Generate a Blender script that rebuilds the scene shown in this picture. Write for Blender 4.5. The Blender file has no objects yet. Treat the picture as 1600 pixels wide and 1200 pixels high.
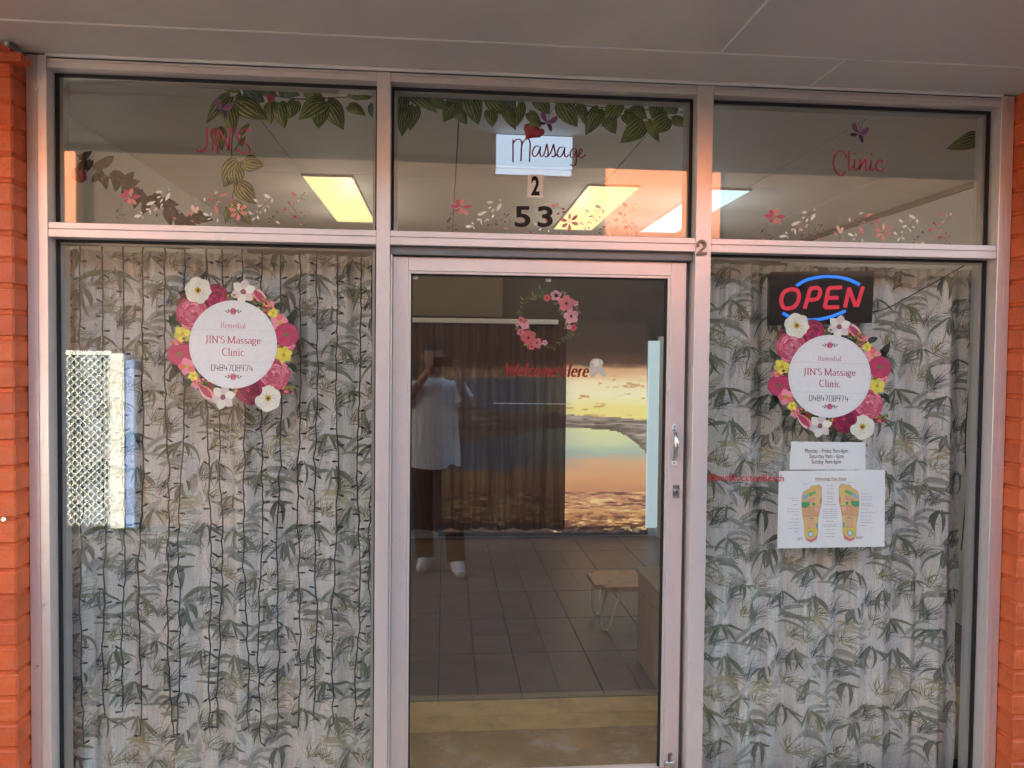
import bpy, bmesh, math, random
import numpy as np
from mathutils import Vector, Matrix
R = math.radians
scn = bpy.context.scene
COL = scn.collection

# ------------------------------------------------------------------ camera
YAW, PITCH, ROLL, FPX = R(4.997), R(-1.686), R(0.593), 1200.0
CAM = np.array([0.0, -2.8, 1.6])
_f = np.array([math.sin(YAW)*math.cos(PITCH), math.cos(YAW)*math.cos(PITCH), math.sin(PITCH)])
_r = np.array([math.cos(YAW), -math.sin(YAW), 0.0]); _u = np.cross(_r, _f)
AXR = math.cos(ROLL)*_r + math.sin(ROLL)*_u
AXU = -math.sin(ROLL)*_r + math.cos(ROLL)*_u
cam_d = bpy.data.cameras.new('camera'); cam = bpy.data.objects.new('camera', cam_d); COL.objects.link(cam)
cam.matrix_world = Matrix(((AXR[0], AXU[0], -_f[0], CAM[0]), (AXR[1], AXU[1], -_f[1], CAM[1]), (AXR[2], AXU[2], -_f[2], CAM[2]), (0, 0, 0, 1)))
cam_d.sensor_width = 36.0; cam_d.lens = 36.0*FPX/1600.0; cam_d.clip_start = 0.02; cam_d.clip_end = 2000
scn.camera = cam

# ------------------------------------------------------------------ sky, sun, exposure
EXPO = 3.7
K = 2.0**-EXPO                          # an emission that should just reach display white
SUN_EL, SUN_AZ = R(9.0), R(-35.0)       # low sun behind the shop, to the left
world = bpy.data.worlds.new('World'); scn.world = world; world.use_nodes = True
wn = world.node_tree.nodes; wl = world.node_tree.links
bg = wn['Background']; sky = wn.new('ShaderNodeTexSky'); sky.sky_type = 'NISHITA'; sky.sun_disc = False
sky.sun_elevation = SUN_EL; sky.sun_rotation = SUN_AZ; sky.dust_density = 2.0
wl.new(sky.outputs[0], bg.inputs[0]); bg.inputs[1].default_value = 0.15
sun_d = bpy.data.lights.new('sun', 'SUN'); sun_d.energy = 2.2; sun_d.angle = R(0.6); sun_d.color = (1.0, 0.80, 0.62)
sun = bpy.data.objects.new('sun', sun_d); COL.objects.link(sun)
sdir = Vector((math.sin(SUN_AZ)*math.cos(SUN_EL), math.cos(SUN_AZ)*math.cos(SUN_EL), math.sin(SUN_EL)))
sun.location = sdir*30; sun.rotation_euler = sdir.to_track_quat('Z', 'Y').to_euler()
vs = scn.view_settings; vs.view_transform = 'Standard'; vs.look = 'None'; vs.exposure = EXPO; vs.gamma = 1.0
vs.use_curve_mapping = False
scn.cycles.use_denoising = True; scn.cycles.use_adaptive_sampling = True; scn.cycles.adaptive_threshold = .025
scn.cycles.max_bounces = 7; scn.cycles.transparent_max_bounces = 32; scn.cycles.sample_clamp_indirect = 8.0

# ------------------------------------------------------------------ helpers
def at(px, py, Y):
    d = _f*FPX + AXR*(px-800.0) + AXU*(600.0-py)
    p = CAM + d*((Y-CAM[1])/d[1])
    return (float(p[0]), float(p[1]), float(p[2]))
def lin(c): return tuple(((v/255.0)/12.92 if v/255.0 <= .04045 else ((v/255.0+.055)/1.055)**2.4) for v in c)

class NT:
    def __init__(s, m): s.t = m.node_tree; s.n = s.t.nodes; s.l = s.t.links
    def add(s, typ, **kw):
        n = s.n.new(typ)
        for k, v in kw.items():
            if k.startswith('i_'): n.inputs[k[2:].replace('_', ' ')].default_value = v
            else: setattr(n, k, v)
        return n
    def link(s, a, b): s.l.new(a, b)
    def mix(s, fac, a, b, typ='MIX'):
        n = s.add('ShaderNodeMix', data_type='RGBA', blend_type=typ)
        for k, v in ((0, fac), (6, a), (7, b)):
            if hasattr(v, 'links'): s.link(v, n.inputs[k])
            else: n.inputs[k].default_value = v if not isinstance(v, tuple) else (*v[:3], 1)
        return n.outputs[2]
    def math(s, op, a, b=0.0, clamp=False):
        n = s.add('ShaderNodeMath', operation=op, use_clamp=clamp)
        for k, v in ((0, a), (1, b)):
            if hasattr(v, 'links'): s.link(v, n.inputs[k])
            else: n.inputs[k].default_value = v
        return n.outputs[0]
    def noise(s, scale, detail=4.0, rough=.55, vec=None, stretch=None):
        tc = s.add('ShaderNodeTexCoord')
        v = tc.outputs['Object'] if vec is None else vec
        if stretch:
            mp = s.add('ShaderNodeMapping'); mp.inputs['Scale'].default_value = stretch; s.link(v, mp.inputs[0]); v = mp.outputs[0]
        n = s.add('ShaderNodeTexNoise'); n.inputs['Scale'].default_value = scale; n.inputs['Detail'].default_value = detail
        n.inputs['Roughness'].default_value = rough; s.link(v, n.inputs['Vector'])
        return n.outputs['Fac']
    def ramp(s, fac, stops):
        r = s.add('ShaderNodeValToRGB'); e = r.color_ramp.elements
        while len(e) < len(stops): e.new(.5)
        for el, (p, c) in zip(e, stops): el.position = p; el.color = (*c[:3], 1) if isinstance(c, tuple) else (c, c, c, 1)
        s.link(fac, r.inputs[0]); return r.outputs[0]

MATS = {}
def mat(name, col, rough=.6, metal=0.0, var=.12, scale=14.0, bump=0.0, bscale=60.0, stretch=None, spec=.5, dirt=None, dirt_amt=.5, dirt_scale=3.0, coat=0.0, each=0.0):
    """plain surface: base colour with a large and a fine variation, optional stains and fine relief"""
    m = bpy.data.materials.new(name); m.use_nodes = True; t = NT(m); b = t.n['Principled BSDF']
    n1 = t.noise(scale, 3, .6, stretch=stretch)
    lo = tuple(c*(1-var) for c in col); hi = tuple(min(1, c*(1+var)) for c in col)
    c = t.ramp(n1, [(.3, lo), (.7, hi)])
    if each:
        oi = t.add('ShaderNodeObjectInfo'); c = t.mix(1.0, c, t.ramp(oi.outputs['Random'], [(0, (1-each, 1-each*1.3, 1-each*1.3)), (1, (1.0, 1.0, 1.0))]), 'MULTIPLY')
    if dirt is not None:
        d = t.noise(dirt_scale, 5, .7); d = t.math('MULTIPLY', t.ramp(d, [(.5, 0.0), (.72, 1.0)]), dirt_amt)
        c = t.mix(d, c, dirt)
    t.link(c, b.inputs['Base Color'])
    rr = t.ramp(n1, [(.3, max(0, rough-.08)), (.7, min(1, rough+.08))]); t.link(rr, b.inputs['Roughness'])
    b.inputs['Metallic'].default_value = metal; b.inputs['Specular IOR Level'].default_value = spec
    b.inputs['Coat Weight'].default_value = coat
    if bump:
        bp = t.add('ShaderNodeBump'); bp.inputs['Strength'].default_value = bump; bp.inputs['Distance'].default_value = .004
        t.link(t.noise(bscale, 3, .65, stretch=stretch), bp.inputs['Height']); t.link(bp.outputs[0], b.inputs['Normal'])
    MATS[name] = m; return m

def mat_print(name, rough=.5, alpha=False, emit=0.0, spec=.3):
    """printed ink: the colour (and cover) of every printed shape comes from its colour attribute"""
    m = bpy.data.materials.new(name); m.use_nodes = True; t = NT(m); b = t.n['Principled BSDF']
    a = t.add('ShaderNodeAttribute', attribute_name='Col')
    n = t.noise(55, 4); c = t.mix(.16, a.outputs['Color'], t.mix(1.0, a.outputs['Color'], t.ramp(n, [(.3, .55), (.7, 1.0)]), 'MULTIPLY'))
    t.link(c, b.inputs['Base Color']); b.inputs['Roughness'].default_value = rough; b.inputs['Specular IOR Level'].default_value = spec
    if emit: t.link(a.outputs['Color'], b.inputs['Emission Color']); b.inputs['Emission Strength'].default_value = emit
    if alpha:
        tr = t.add('ShaderNodeBsdfTransparent'); mx = t.add('ShaderNodeMixShader')
        wash = t.ramp(t.noise(38, 1, .6), [(.28, .45), (.6, 1.0)])
        t.link(t.math('MULTIPLY', a.outputs['Alpha'], wash), mx.inputs[0]); t.link(tr.outputs[0], mx.inputs[1]); t.link(b.outputs[0], mx.inputs[2])
        t.link(mx.outputs[0], t.n['Material Output'].inputs[0])
    MATS[name] = m; return m

def mat_emit(name, col, disp):
    m = bpy.data.materials.new(name); m.use_nodes = True; t = NT(m); b = t.n['Principled BSDF']
    n = t.ramp(t.noise(6, 2), [(.3, tuple(c*.96 for c in col)), (.7, col)])
    b.inputs['Base Color'].default_value = (*[c*.5 for c in col], 1); t.link(n, b.inputs['Emission Color'])
    b.inputs['Emission Strength'].default_value = disp*K; b.inputs['Roughness'].default_value = .4
    MATS[name] = m; return m

def mat_glass(name, ior=1.85, tint=(.975, .985, .98), dust=.007, marks=0.0):
    """thin sheet glass: one mirror coat on the side that is met first, the rest passes straight on; a film of dust"""
    m = bpy.data.materials.new(name); m.use_nodes = True; t = NT(m); t.n.remove(t.n['Principled BSDF'])
    fr = t.add('ShaderNodeFresnel'); fr.inputs[0].default_value = ior; ge = t.add('ShaderNodeNewGeometry')
    front = t.math('SUBTRACT', 1.0, ge.outputs['Backfacing'])
    tr = t.add('ShaderNodeBsdfTransparent'); tr.inputs[0].default_value = (*tint, 1)
    gl = t.add('ShaderNodeBsdfGlossy'); gl.inputs['Roughness'].default_value = 0.0; gl.inputs[0].default_value = (1, 1, 1, 1)
    bp = t.add('ShaderNodeBump'); bp.inputs['Strength'].default_value = .005; bp.inputs['Distance'].default_value = .01
    t.link(t.noise(3.0, 1), bp.inputs['Height']); t.link(bp.outputs[0], gl.inputs['Normal'])
    m1 = t.add('ShaderNodeMixShader'); t.link(t.math('MULTIPLY', fr.outputs[0], front), m1.inputs[0]); t.link(tr.outputs[0], m1.inputs[1]); t.link(gl.outputs[0], m1.inputs[2])
    df = t.add('ShaderNodeBsdfDiffuse'); df.inputs[0].default_value = (.55, .52, .48, 1)
    d = t.ramp(t.noise(4.5, 4, .75, stretch=(1, 1, .5)), [(.42, .1), (.75, 1.0)])
    sp = t.ramp(t.noise(85, 2, .5), [(.74, 0.0), (.80, 1.0)])
    dd = t.math('ADD', t.math('MULTIPLY', d, dust), t.math('MULTIPLY', sp, dust*2.0))
    if marks:
        tc = t.add('ShaderNodeTexCoord'); vo_ = t.add('ShaderNodeTexVoronoi'); vo_.inputs['Scale'].default_value = 9.0; t.link(tc.outputs['Object'], vo_.inputs['Vector'])
        sx = t.add('ShaderNodeSeparateColor'); t.link(vo_.outputs['Color'], sx.inputs[0])
        disc_ = t.math('LESS_THAN', vo_.outputs['Distance'], t.math('MULTIPLY', sx.outputs[0], .20)); few = t.math('GREATER_THAN', sx.outputs[1], .62)
        dd = t.math('ADD', dd, t.math('MULTIPLY', t.math('MULTIPLY', disc_, few), marks))
        st_ = t.ramp(t.noise(7, 3, .6, stretch=(5, 1, .35)), [(.66, 0.0), (.72, 1.0)]); dd = t.math('ADD', dd, t.math('MULTIPLY', st_, marks*.35))
    m2 = t.add('ShaderNodeMixShader'); t.link(t.math('MULTIPLY', dd, front), m2.inputs[0]); t.link(m1.outputs[0], m2.inputs[1]); t.link(df.outputs[0], m2.inputs[2])
    t.link(m2.outputs[0], t.n['Material Output'].inputs[0]); MATS[name] = m; return m

class MB:
    """collects faces and links them as ONE mesh object"""
    def __init__(s): s.v = []; s.f = []; s.c = []; s.uv = {}; s.smooth = False
    def face(s, pts, col=None):
        i = len(s.v); s.v += [tuple(p) for p in pts]; s.f.append(tuple(range(i, i+len(pts)))); s.c.append(col)
    def mesh(s, vs, fs, col=None):
        i = len(s.v); s.v += [tuple(p) for p in vs]
        for f in fs: s.f.append(tuple(i+k for k in f)); s.c.append(col)
    def box(s, x0, x1, y0, y1, z0, z1, bev=0.0, col=None):
        bm = bmesh.new(); bmesh.ops.create_cube(bm, size=1)
        for v in bm.verts: v.co = Vector((x0+(v.co.x+.5)*(x1-x0), y0+(v.co.y+.5)*(y1-y0), z0+(v.co.z+.5)*(z1-z0)))
        if bev: bmesh.ops.bevel(bm, geom=bm.edges[:], offset=bev, segments=1, affect='EDGES', profile=.6)
        s.mesh([v.co[:] for v in bm.verts], [[v.index for v in f.verts] for f in bm.faces], col); bm.free(); return s
    def tube(s, path, r, n=6, col=None, cap=True):
        P = [Vector(p) for p in path]; rr = r if hasattr(r, '__len__') else [r]*len(P)
        rings = []; ref = Vector((.13, .31, .94))
        for k, p in enumerate(P):
            d = (P[min(k+1, len(P)-1)]-P[max(k-1, 0)]).normalized(); a = d.cross(ref)
            if a.length < .05: a = d.cross(Vector((1, 0, 0)))
            a.normalize(); b = d.cross(a)
            rings.append([p+(a*math.cos(2*math.pi*j/n)+b*math.sin(2*math.pi*j/n))*rr[k] for j in range(n)])
        i = len(s.v)
        for q in rings: s.v += [tuple(p) for p in q]
        for k in range(len(P)-1):
            for j in range(n):
                s.f.append((i+k*n+j, i+k*n+(j+1) % n, i+(k+1)*n+(j+1) % n, i+(k+1)*n+j)); s.c.append(col)
        if cap:
            s.f.append(tuple(i+j for j in reversed(range(n)))); s.c.append(col)
            s.f.append(tuple(i+(len(P)-1)*n+j for j in range(n))); s.c.append(col)
        return s
    def strip(s, L, Rr, col=None):
        i = len(s.v); n = len(L)
        for a, b in zip(L, Rr): s.v += [tuple(a), tuple(b)]
        for k in range(n-1): s.f.append((i+2*k, i+2*k+1, i+2*k+3, i+2*k+2)); s.c.append(col)
    def build(s, name, m, parent=None, smooth=False, loc=None):
        off = Vector((0, 0, 0)); p = parent
        while p is not None: off += p.location; p = p.parent
        if loc is not None: off = Vector((0, 0, 0))      # already given about its own origin
        me = bpy.data.meshes.new(name)
        me.from_pydata([(v[0]-off.x, v[1]-off.y, v[2]-off.z) for v in s.v], [], s.f)
        me.materials.append(MATS[m] if isinstance(m, str) else m)
        if any(c is not None for c in s.c):
            at_ = me.color_attributes.new('Col', 'FLOAT_COLOR', 'CORNER'); k = 0
            buf = np.ones((len(me.loops), 4), np.float32)
            for f, c in zip(s.f, s.c):
                if c is not None: buf[k:k+len(f), :len(c)] = c
                k += len(f)
            at_.data.foreach_set('color', buf.ravel())
        if smooth: me.polygons.foreach_set('use_smooth', [True]*len(me.polygons))
        me.update()
        o = bpy.data.objects.new(name, me); COL.objects.link(o)
        if loc is not None: o.location = loc
        if parent is not None: o.parent = parent
        return o

def tag(o, label=None, cat=None, group=None, kind=None):
    if label: o['label'] = label
    if cat: o['category'] = cat
    if group: o['group'] = group
    if kind: o['kind'] = kind
    return o
def thing(name, label, cat, loc=(0, 0, 0), group=None):
    o = bpy.data.objects.new(name, None); COL.objects.link(o); o.location = loc; o.empty_display_size = .05
    return tag(o, label, cat, group)
def copy_part(o, parent, loc):
    c = o.copy(); COL.objects.link(c); c.parent = parent; c.location = loc; return c

# ---- flat shapes given in picture coordinates and laid on an upright plane Y
def pp(pts, Y): return [at(x, y, Y) for x, y in pts]
def flat(mb, pts, Y, col): mb.face(pp(pts, Y), col)
def ell(cx, cy, a, b, ang=0, n=18, wob=0, seed=0):
    rg = random.Random(seed); ca, sa = math.cos(R(ang)), math.sin(R(ang)); o = []
    for k in range(n):
        t = 2*math.pi*k/n; w = 1+rg.uniform(-wob, wob); x, y = a*math.cos(t)*w, b*math.sin(t)*w
        o.append((cx+x*ca-y*sa, cy+x*sa+y*ca))
    return o
def leafpoly(x0, y0, x1, y1, w, n=7, pw=.85, bend=0.0):
    dx, dy = x1-x0, y1-y0; L = math.hypot(dx, dy) or 1; nx, ny = -dy/L, dx/L; A = []; B = []
    for k in range(n+1):
        t = k/n; h = w*math.sin(math.pi*t**pw); o = bend*math.sin(math.pi*t)*L
        A.append((x0+dx*t+nx*(h+o), y0+dy*t+ny*(h+o))); B.append((x0+dx*t-nx*(h-o), y0+dy*t-ny*(h-o)))
    return A+B[::-1][1:-1]
def smoothline(pts, sub=5):
    if len(pts) < 3: return list(pts)
    P = [pts[0]]+list(pts)+[pts[-1]]; o = []
    for k in range(1, len(P)-2):
        p0, p1, p2, p3 = P[k-1], P[k], P[k+1], P[k+2]
        for j in range(sub):
            t = j/sub
            o.append(tuple(.5*((2*p1[i])+(-p0[i]+p2[i])*t+(2*p0[i]-5*p1[i]+4*p2[i]-p3[i])*t*t+(-p0[i]+3*p1[i]-3*p2[i]+p3[i])*t**3) for i in (0, 1)))
    o.append(tuple(pts[-1])); return o
def ribbon(mb, pts, w, Y, col, smooth=True, contrast=None, taper=False):
    P = smoothline(pts) if smooth else list(pts); A = []; B = []; n = len(P)
    for k in range(n):
        a = P[max(k-1, 0)]; b = P[min(k+1, n-1)]; dx, dy = b[0]-a[0], b[1]-a[1]; L = math.hypot(dx, dy) or 1
        ww = w if contrast is None else contrast+(w-contrast)*abs(dy)/L
        if taper: ww *= .35+.65*math.sin(math.pi*(k+.5)/n)
        nx, ny = -dy/L*ww/2, dx/L*ww/2
        A.append((P[k][0]+nx, P[k][1]+ny)); B.append((P[k][0]-nx, P[k][1]-ny))
    mb.strip(pp(A, Y), pp(B, Y), col)

_tc = {}
def font_tris(body, bold=0.0):
    key = (body, bold)
    if key in _tc: return _tc[key]
    cu = bpy.data.curves.new('lettering', 'FONT'); cu.body = body; cu.size = 1.0; cu.offset = bold; cu.resolution_u = 4
    o = bpy.data.objects.new('lettering', cu); COL.objects.link(o)
    dg = bpy.context.evaluated_depsgraph_get(); me = o.evaluated_get(dg).to_mesh()
    vs = [(v.co.x, v.co.y) for v in me.vertices]; fs = [tuple(p.vertices) for p in me.polygons]
    o.evaluated_get(dg).to_mesh_clear(); bpy.data.objects.remove(o); bpy.data.curves.remove(cu)
    _tc[key] = (vs, fs); return vs, fs
def sans(mb, body, x0, y0, x1, y1, Y, col, bold=0.0, shear=0.0, tilt=0.0, depth=0.0):
    """plain lettering stretched into the box x0..x1, y0(top)..y1(base) of the picture"""
    vs, fs = font_tris(body, bold)
    xs = [v[0] for v in vs]; ys = [v[1] for v in vs]; a, b, c, d = min(xs), max(xs), min(ys), max(ys); out = []
    for x, y in vs:
        u = (x-a)/(b-a); w = (y-c)/(d-c)
        out.append((x0+u*(x1-x0)+shear*w*(y1-y0), y1+w*(y0-y1)+tilt*u*(x1-x0)))
    P = pp(out, Y)
    mb.mesh(P, fs, col)
    if depth:
        Q = pp(out, Y+depth); mb.mesh(Q, [f[::-1] for f in fs], col)
        cnt = {}
        for f in fs:
            for k in range(len(f)):
                e = (f[k], f[(k+1) % len(f)]); cnt[tuple(sorted(e))] = cnt.get(tuple(sorted(e)), 0)+1
        for (i, j), n in cnt.items():
            if n == 1: mb.face([P[i], P[j], Q[j], Q[i]], col)

# ---- own serif stroke letters (unit cap height, baseline 0)
def arc(cx, cy, rx, ry, a0, a1, n=9): return [(cx+rx*math.cos(R(a0+(a1-a0)*k/n)), cy+ry*math.sin(R(a0+(a1-a0)*k/n))) for k in range(n+1)]
def sf(x, y, w=.1): return [(x-w, y), (x+w, y)]
X = .64
SERIF = {
 'J': (.38, [[(.22, 1), (.22, .1), (.16, -.12), (.04, -.16)], sf(.22, 1, .13)]),
 'I': (.36, [[(.18, 1), (.18, 0)], sf(.18, 1, .13), sf(.18, 0, .13)]),
 'N': (.78, [[(.14, 0), (.14, 1)], [(.14, 1), (.64, 0)], [(.64, 0), (.64, 1)], sf(.1, 1, .1), sf(.14, 0, .1), sf(.64, 1, .1)]),
 "'": (.2, [[(.1, 1.02), (.1, .78)]]),
 'S': (.52, [arc(.26, .75, .17, .23, 30, 270, 10)+arc(.26, .26, .19, .26, 90, -150, 10)[1:]]),
 'M': (.98, [[(.14, 0), (.16, 1)], [(.16, 1), (.48, .05)], [(.48, .05), (.8, 1)], [(.8, 1), (.84, 0)], sf(.12, 1, .09), sf(.14, 0, .1), sf(.84, 1, .09), sf(.84, 0, .1)]),
 'C': (.68, [arc(.38, .5, .3, .5, 50, 310, 16)]),
 'R': (.66, [[(.14, 0), (.14, 1)], [(.14, 1)]+arc(.34, .75, .2, .25, 90, -90, 8)+[(.14, .5)], [(.34, .5), (.62, 0)], sf(.14, 0, .1)]),
 'W': (1.05, [[(.06, 1), (.3, 0)], [(.3, 0), (.52, .95)], [(.52, .95), (.74, 0)], [(.74, 0), (.98, 1)], sf(.08, 1, .1), sf(.97, 1, .1)]),
 'H': (.8, [[(.14, 0), (.14, 1)], [(.64, 0), (.64, 1)], [(.14, .5), (.64, .5)], sf(.14, 1), sf(.14, 0), sf(.64, 1), sf(.64, 0)]),
 'a': (.5, [arc(.24, X-.16, .15, .15, 150, 0, 6)+[(.39, .08), (.46, 0)], arc(.22, .17, .15, .17, 60, 330, 9)]),
 's': (.42, [arc(.21, X*.75, .13, X*.24, 30, 270, 7)+arc(.21, X*.27, .14, X*.27, 90, -150, 7)[1:]]),
 'g': (.5, [arc(.22, X*.68, .16, X*.32, 0, 360, 12), arc(.22, -.14, .2, .14, 0, 360, 12), [(.12, X*.38), (.08, .06), (.3, .0)], [(.35, X*.95), (.48, X)]]),
 'e': (.5, [[(.09, X*.55), (.4, X*.55)]+arc(.25, X*.55, .16, X*.45, 0, 180, 8)+arc(.26, X*.5, .18, X*.5, 180, 320, 7)]),
 'l': (.28, [[(.14, 1.05), (.14, 0)], sf(.14, 0, .1), [(.04, 1.02), (.14, 1.05)]]),
 'i': (.28, [[(.14, X), (.14, 0)], sf(.14, 0, .1), [(.04, X-.03), (.14, X)], [(.14, .95), (.14, .84)]]),
 'n': (.56, [[(.13, X), (.13, 0)], [(.13, X*.75)]+arc(.28, X*.7, .14, X*.3, 130, 0, 6)+[(.42, 0)], sf(.13, 0, .09), sf(.42, 0, .09)]),
 'm': (.84, [[(.13, X), (.13, 0)], [(.13, X*.75)]+arc(.27, X*.7, .13, X*.3, 130, 0, 6)+[(.4, 0)], [(.4, X*.75)]+arc(.54, X*.7, .13, X*.3, 130, 0, 6)+[(.67, 0)], sf(.13, 0, .08), sf(.4, 0, .08), sf(.67, 0, .08)]),
 'c': (.46, [arc(.26, X*.5, .18, X*.5, 50, 315, 12)]),
 'd': (.56, [arc(.24, X*.5, .17, X*.5, 0, 360, 14), [(.41, 1.05), (.41, 0)], [(.41, 0), (.5, .02)]]),
 'o': (.54, [arc(.26, X*.5, .19, X*.5, 0, 360, 14)]),
 'r': (.4, [[(.13, X), (.13, 0)], [(.13, X*.7), (.22, X*.95), (.36, X*.96)], sf(.13, 0, .09)]),
 ' ': (.26, [])}
DIGIT = {'0': [[(0, 0), (.6, 0), (.6, 1), (0, 1), (0, 0)]], '4': [[(.08, 1), (0, .36), (.66, .36)], [(.46, .72), (.46, 0)]], '8': [[(0, 0), (.6, 0), (.6, 1), (0, 1), (0, 0)], [(0, .52), (.6, .52)]],
 '7': [[(0, 1), (.6, 1), (.25, 0)]], '9': [[(.6, .5), (0, .5), (0, 1), (.6, 1), (.55, .4), (.4, 0)]]}
def serif(mb, body, x0, x1, ytop, ybase, Y, col, thick=.13, thin=.05, shear=0.0, tilt=0.0):
    tot = sum(SERIF[c][0] for c in body); sx = (x1-x0)/tot; sy = ybase-ytop; x = 0.0
    for c in body:
        w, st = SERIF[c]
        for s in st:
            pts = [(x0+(x+p[0])*sx+shear*p[1]*sy, ybase-p[1]*sy+tilt*(x+p[0])*sx) for p in s]
            ribbon(mb, pts, thick*sy, Y, col, smooth=False, contrast=thin*sy)
        x += w
def digits(mb, body, x0, x1, ytop, ybase, Y, col, w=.13, tilt=0.0):
    n = len(body); cw = (x1-x0)/n; sy = ybase-ytop
    for k, c in enumerate(body):
        for s in DIGIT[c]: ribbon(mb, [(x0+cw*(k+.1)+p[0]*cw*1.15, ybase-p[1]*sy+tilt*(k*cw)) for p in s], w*sy, Y, col, smooth=False)

# ------------------------------------------------------------------ materials
mat('orange_paint', (.68, .125, .032), rough=.5, var=.16, scale=11, bump=.9, bscale=70, dirt=(.30, .15, .11), dirt_amt=.45, dirt_scale=11, each=.22)
mat('orange_mortar', (.58, .10, .024), rough=.7, var=.15, scale=20, bump=.5)
mat('aluminium', (.72, .632, .612), rough=.36, metal=.45, var=.07, scale=3, stretch=(1, 1, .12), bump=.05, bscale=120, dirt=(.40, .33, .30), dirt_amt=.16, dirt_scale=14)
mat('aluminium_rail', (.73, .642, .622), rough=.36, metal=.45, var=.07, scale=3, stretch=(.12, 1, 1), bump=.05, bscale=120, dirt=(.40, .33, .30), dirt_amt=.16, dirt_scale=14)
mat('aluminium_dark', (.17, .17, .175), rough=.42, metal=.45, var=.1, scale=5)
mat('aluminium_grey', (.40, .385, .37), rough=.45, metal=.3, var=.08, scale=5)
mat('gasket', (.012, .012, .013), rough=.7, var=.1)
mat('soffit_paint', (.56, .52, .485), rough=.42, var=.05, scale=1.6, bump=.05, bscale=30, dirt=(.42, .38, .34), dirt_amt=.4, dirt_scale=1.3)
mat('soffit_strip', (.74, .71, .68), rough=.5, var=.05)
mat('white_metal', (.72, .73, .74), rough=.35, var=.05)
mat('chrome', (.62, .60, .58), rough=.25, metal=.9, var=.08, scale=40)
mat('bronze', (.20, .14, .11), rough=.42, metal=.6, var=.2, scale=60)
mat('white_ceiling', (.74, .72, .70), rough=.7, var=.04, scale=1.5)
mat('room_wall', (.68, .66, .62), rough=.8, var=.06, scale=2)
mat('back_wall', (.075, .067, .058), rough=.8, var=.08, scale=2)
mat('beige_board', (.19, .16, .115), rough=.7, var=.06, scale=4)
mat('tan_concrete', (.33, .195, .078), rough=.75, var=.28, scale=4, bump=.4, bscale=40, dirt=(.50, .42, .38), dirt_amt=.85, dirt_scale=4.5)
mat('yellow_concrete', (.54, .34, .13), rough=.7, var=.14, scale=9, bump=.3, dirt=(.2, .13, .07), dirt_amt=.6, dirt_scale=6)
mat('dark_tile', (.185, .128, .092), rough=.4, var=.2, scale=5, dirt=(.22, .19, .17), dirt_amt=.4, dirt_scale=6)
mat('tile_joint', (.085, .065, .05), rough=.9)
mat('grout', (.03, .027, .025), rough=.9)
mat('wood', (.55, .32, .16), rough=.5, var=.25, scale=4, stretch=(6, 6, .4), bump=.1)
mat('ply', (.42, .29, .195), rough=.55, var=.18, scale=5, stretch=(9, 1, .5), bump=.1)
mat('paving', (.21, .185, .165), rough=.8, var=.18, scale=6, bump=.4, bscale=50, dirt=(.12, .10, .09), dirt_amt=.6, dirt_scale=3)
mat('apron_paint', (.44, .30, .16), rough=.7, var=.2, scale=5, bump=.3, dirt=(.55, .47, .40), dirt_amt=.8, dirt_scale=4.5)
mat('apron_edge', (.66, .50, .28), rough=.7, var=.12, scale=8, bump=.3)
mat('peach_paint', (.70, .27, .14), rough=.6, var=.06, scale=3)
mat('asphalt', (.05, .05, .05), rough=.9, var=.2, bump=.4)
mat('brown_wall', (.060, .042, .034), rough=.85, var=.2, scale=4, bump=.4)
mat('roof_metal', (.25, .24, .23), rough=.5, var=.1)
mat('gate_panel', (.13, .19, .18), rough=.6, var=.12, scale=6)
mat('blue_paint', (.06, .23, .66), rough=.4, var=.08)
mat('cool_white', (.60, .74, .82), rough=.5, var=.04)
mat('white_paint', (.82, .82, .80), rough=.5, var=.04)
mat('black_wire', (.010, .011, .012), rough=.55, var=.2)
mat('black_plastic', (.005, .005, .007), rough=.12, var=.1, spec=.25)
mat('paper', (.80, .78, .77), rough=.7, var=.03, scale=8)
mat('stem_green', (.05, .075, .025), rough=.5, var=.2)
mat('rose_red', (.42, .008, .022), rough=.55, var=.4, scale=60)
mat('clear_hook', (.75, .78, .78), rough=.2, var=.05)
mat('skin', (.36, .20, .14), rough=.55, var=.08)
mat('hair', (.018, .014, .012), rough=.6, var=.2)
mat('white_cotton', (.80, .80, .81), rough=.85, var=.04, bump=.2)
mat('dark_cloth', (.034, .029, .026), rough=.9, var=.15)
mat('shoe_white', (.78, .78, .77), rough=.6, var=.05)
mat_print('ink'); mat_print('fabric_wash', rough=.9, alpha=True, spec=.05); mat_print('fabric_ink', rough=.95, spec=.05)
mat_glass('window_glass', marks=.010); mat_glass('door_glass', ior=2.02, tint=(.95, .95, .93), dust=.014, marks=.085)
mat_emit('tube_warm', (1.0, .76, .34), 1.22); mat_emit('tube_cool', (.62, .93, 1.0), 1.10); mat_emit('box_light', (.56, .68, .86), .95)
mat_emit('reflection_glow', (.55, .72, .80), .85); mat_emit('neon_red', (.72, .010, .045), .66); mat_emit('neon_blue', (.015, .20, .90), 1.05)

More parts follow.
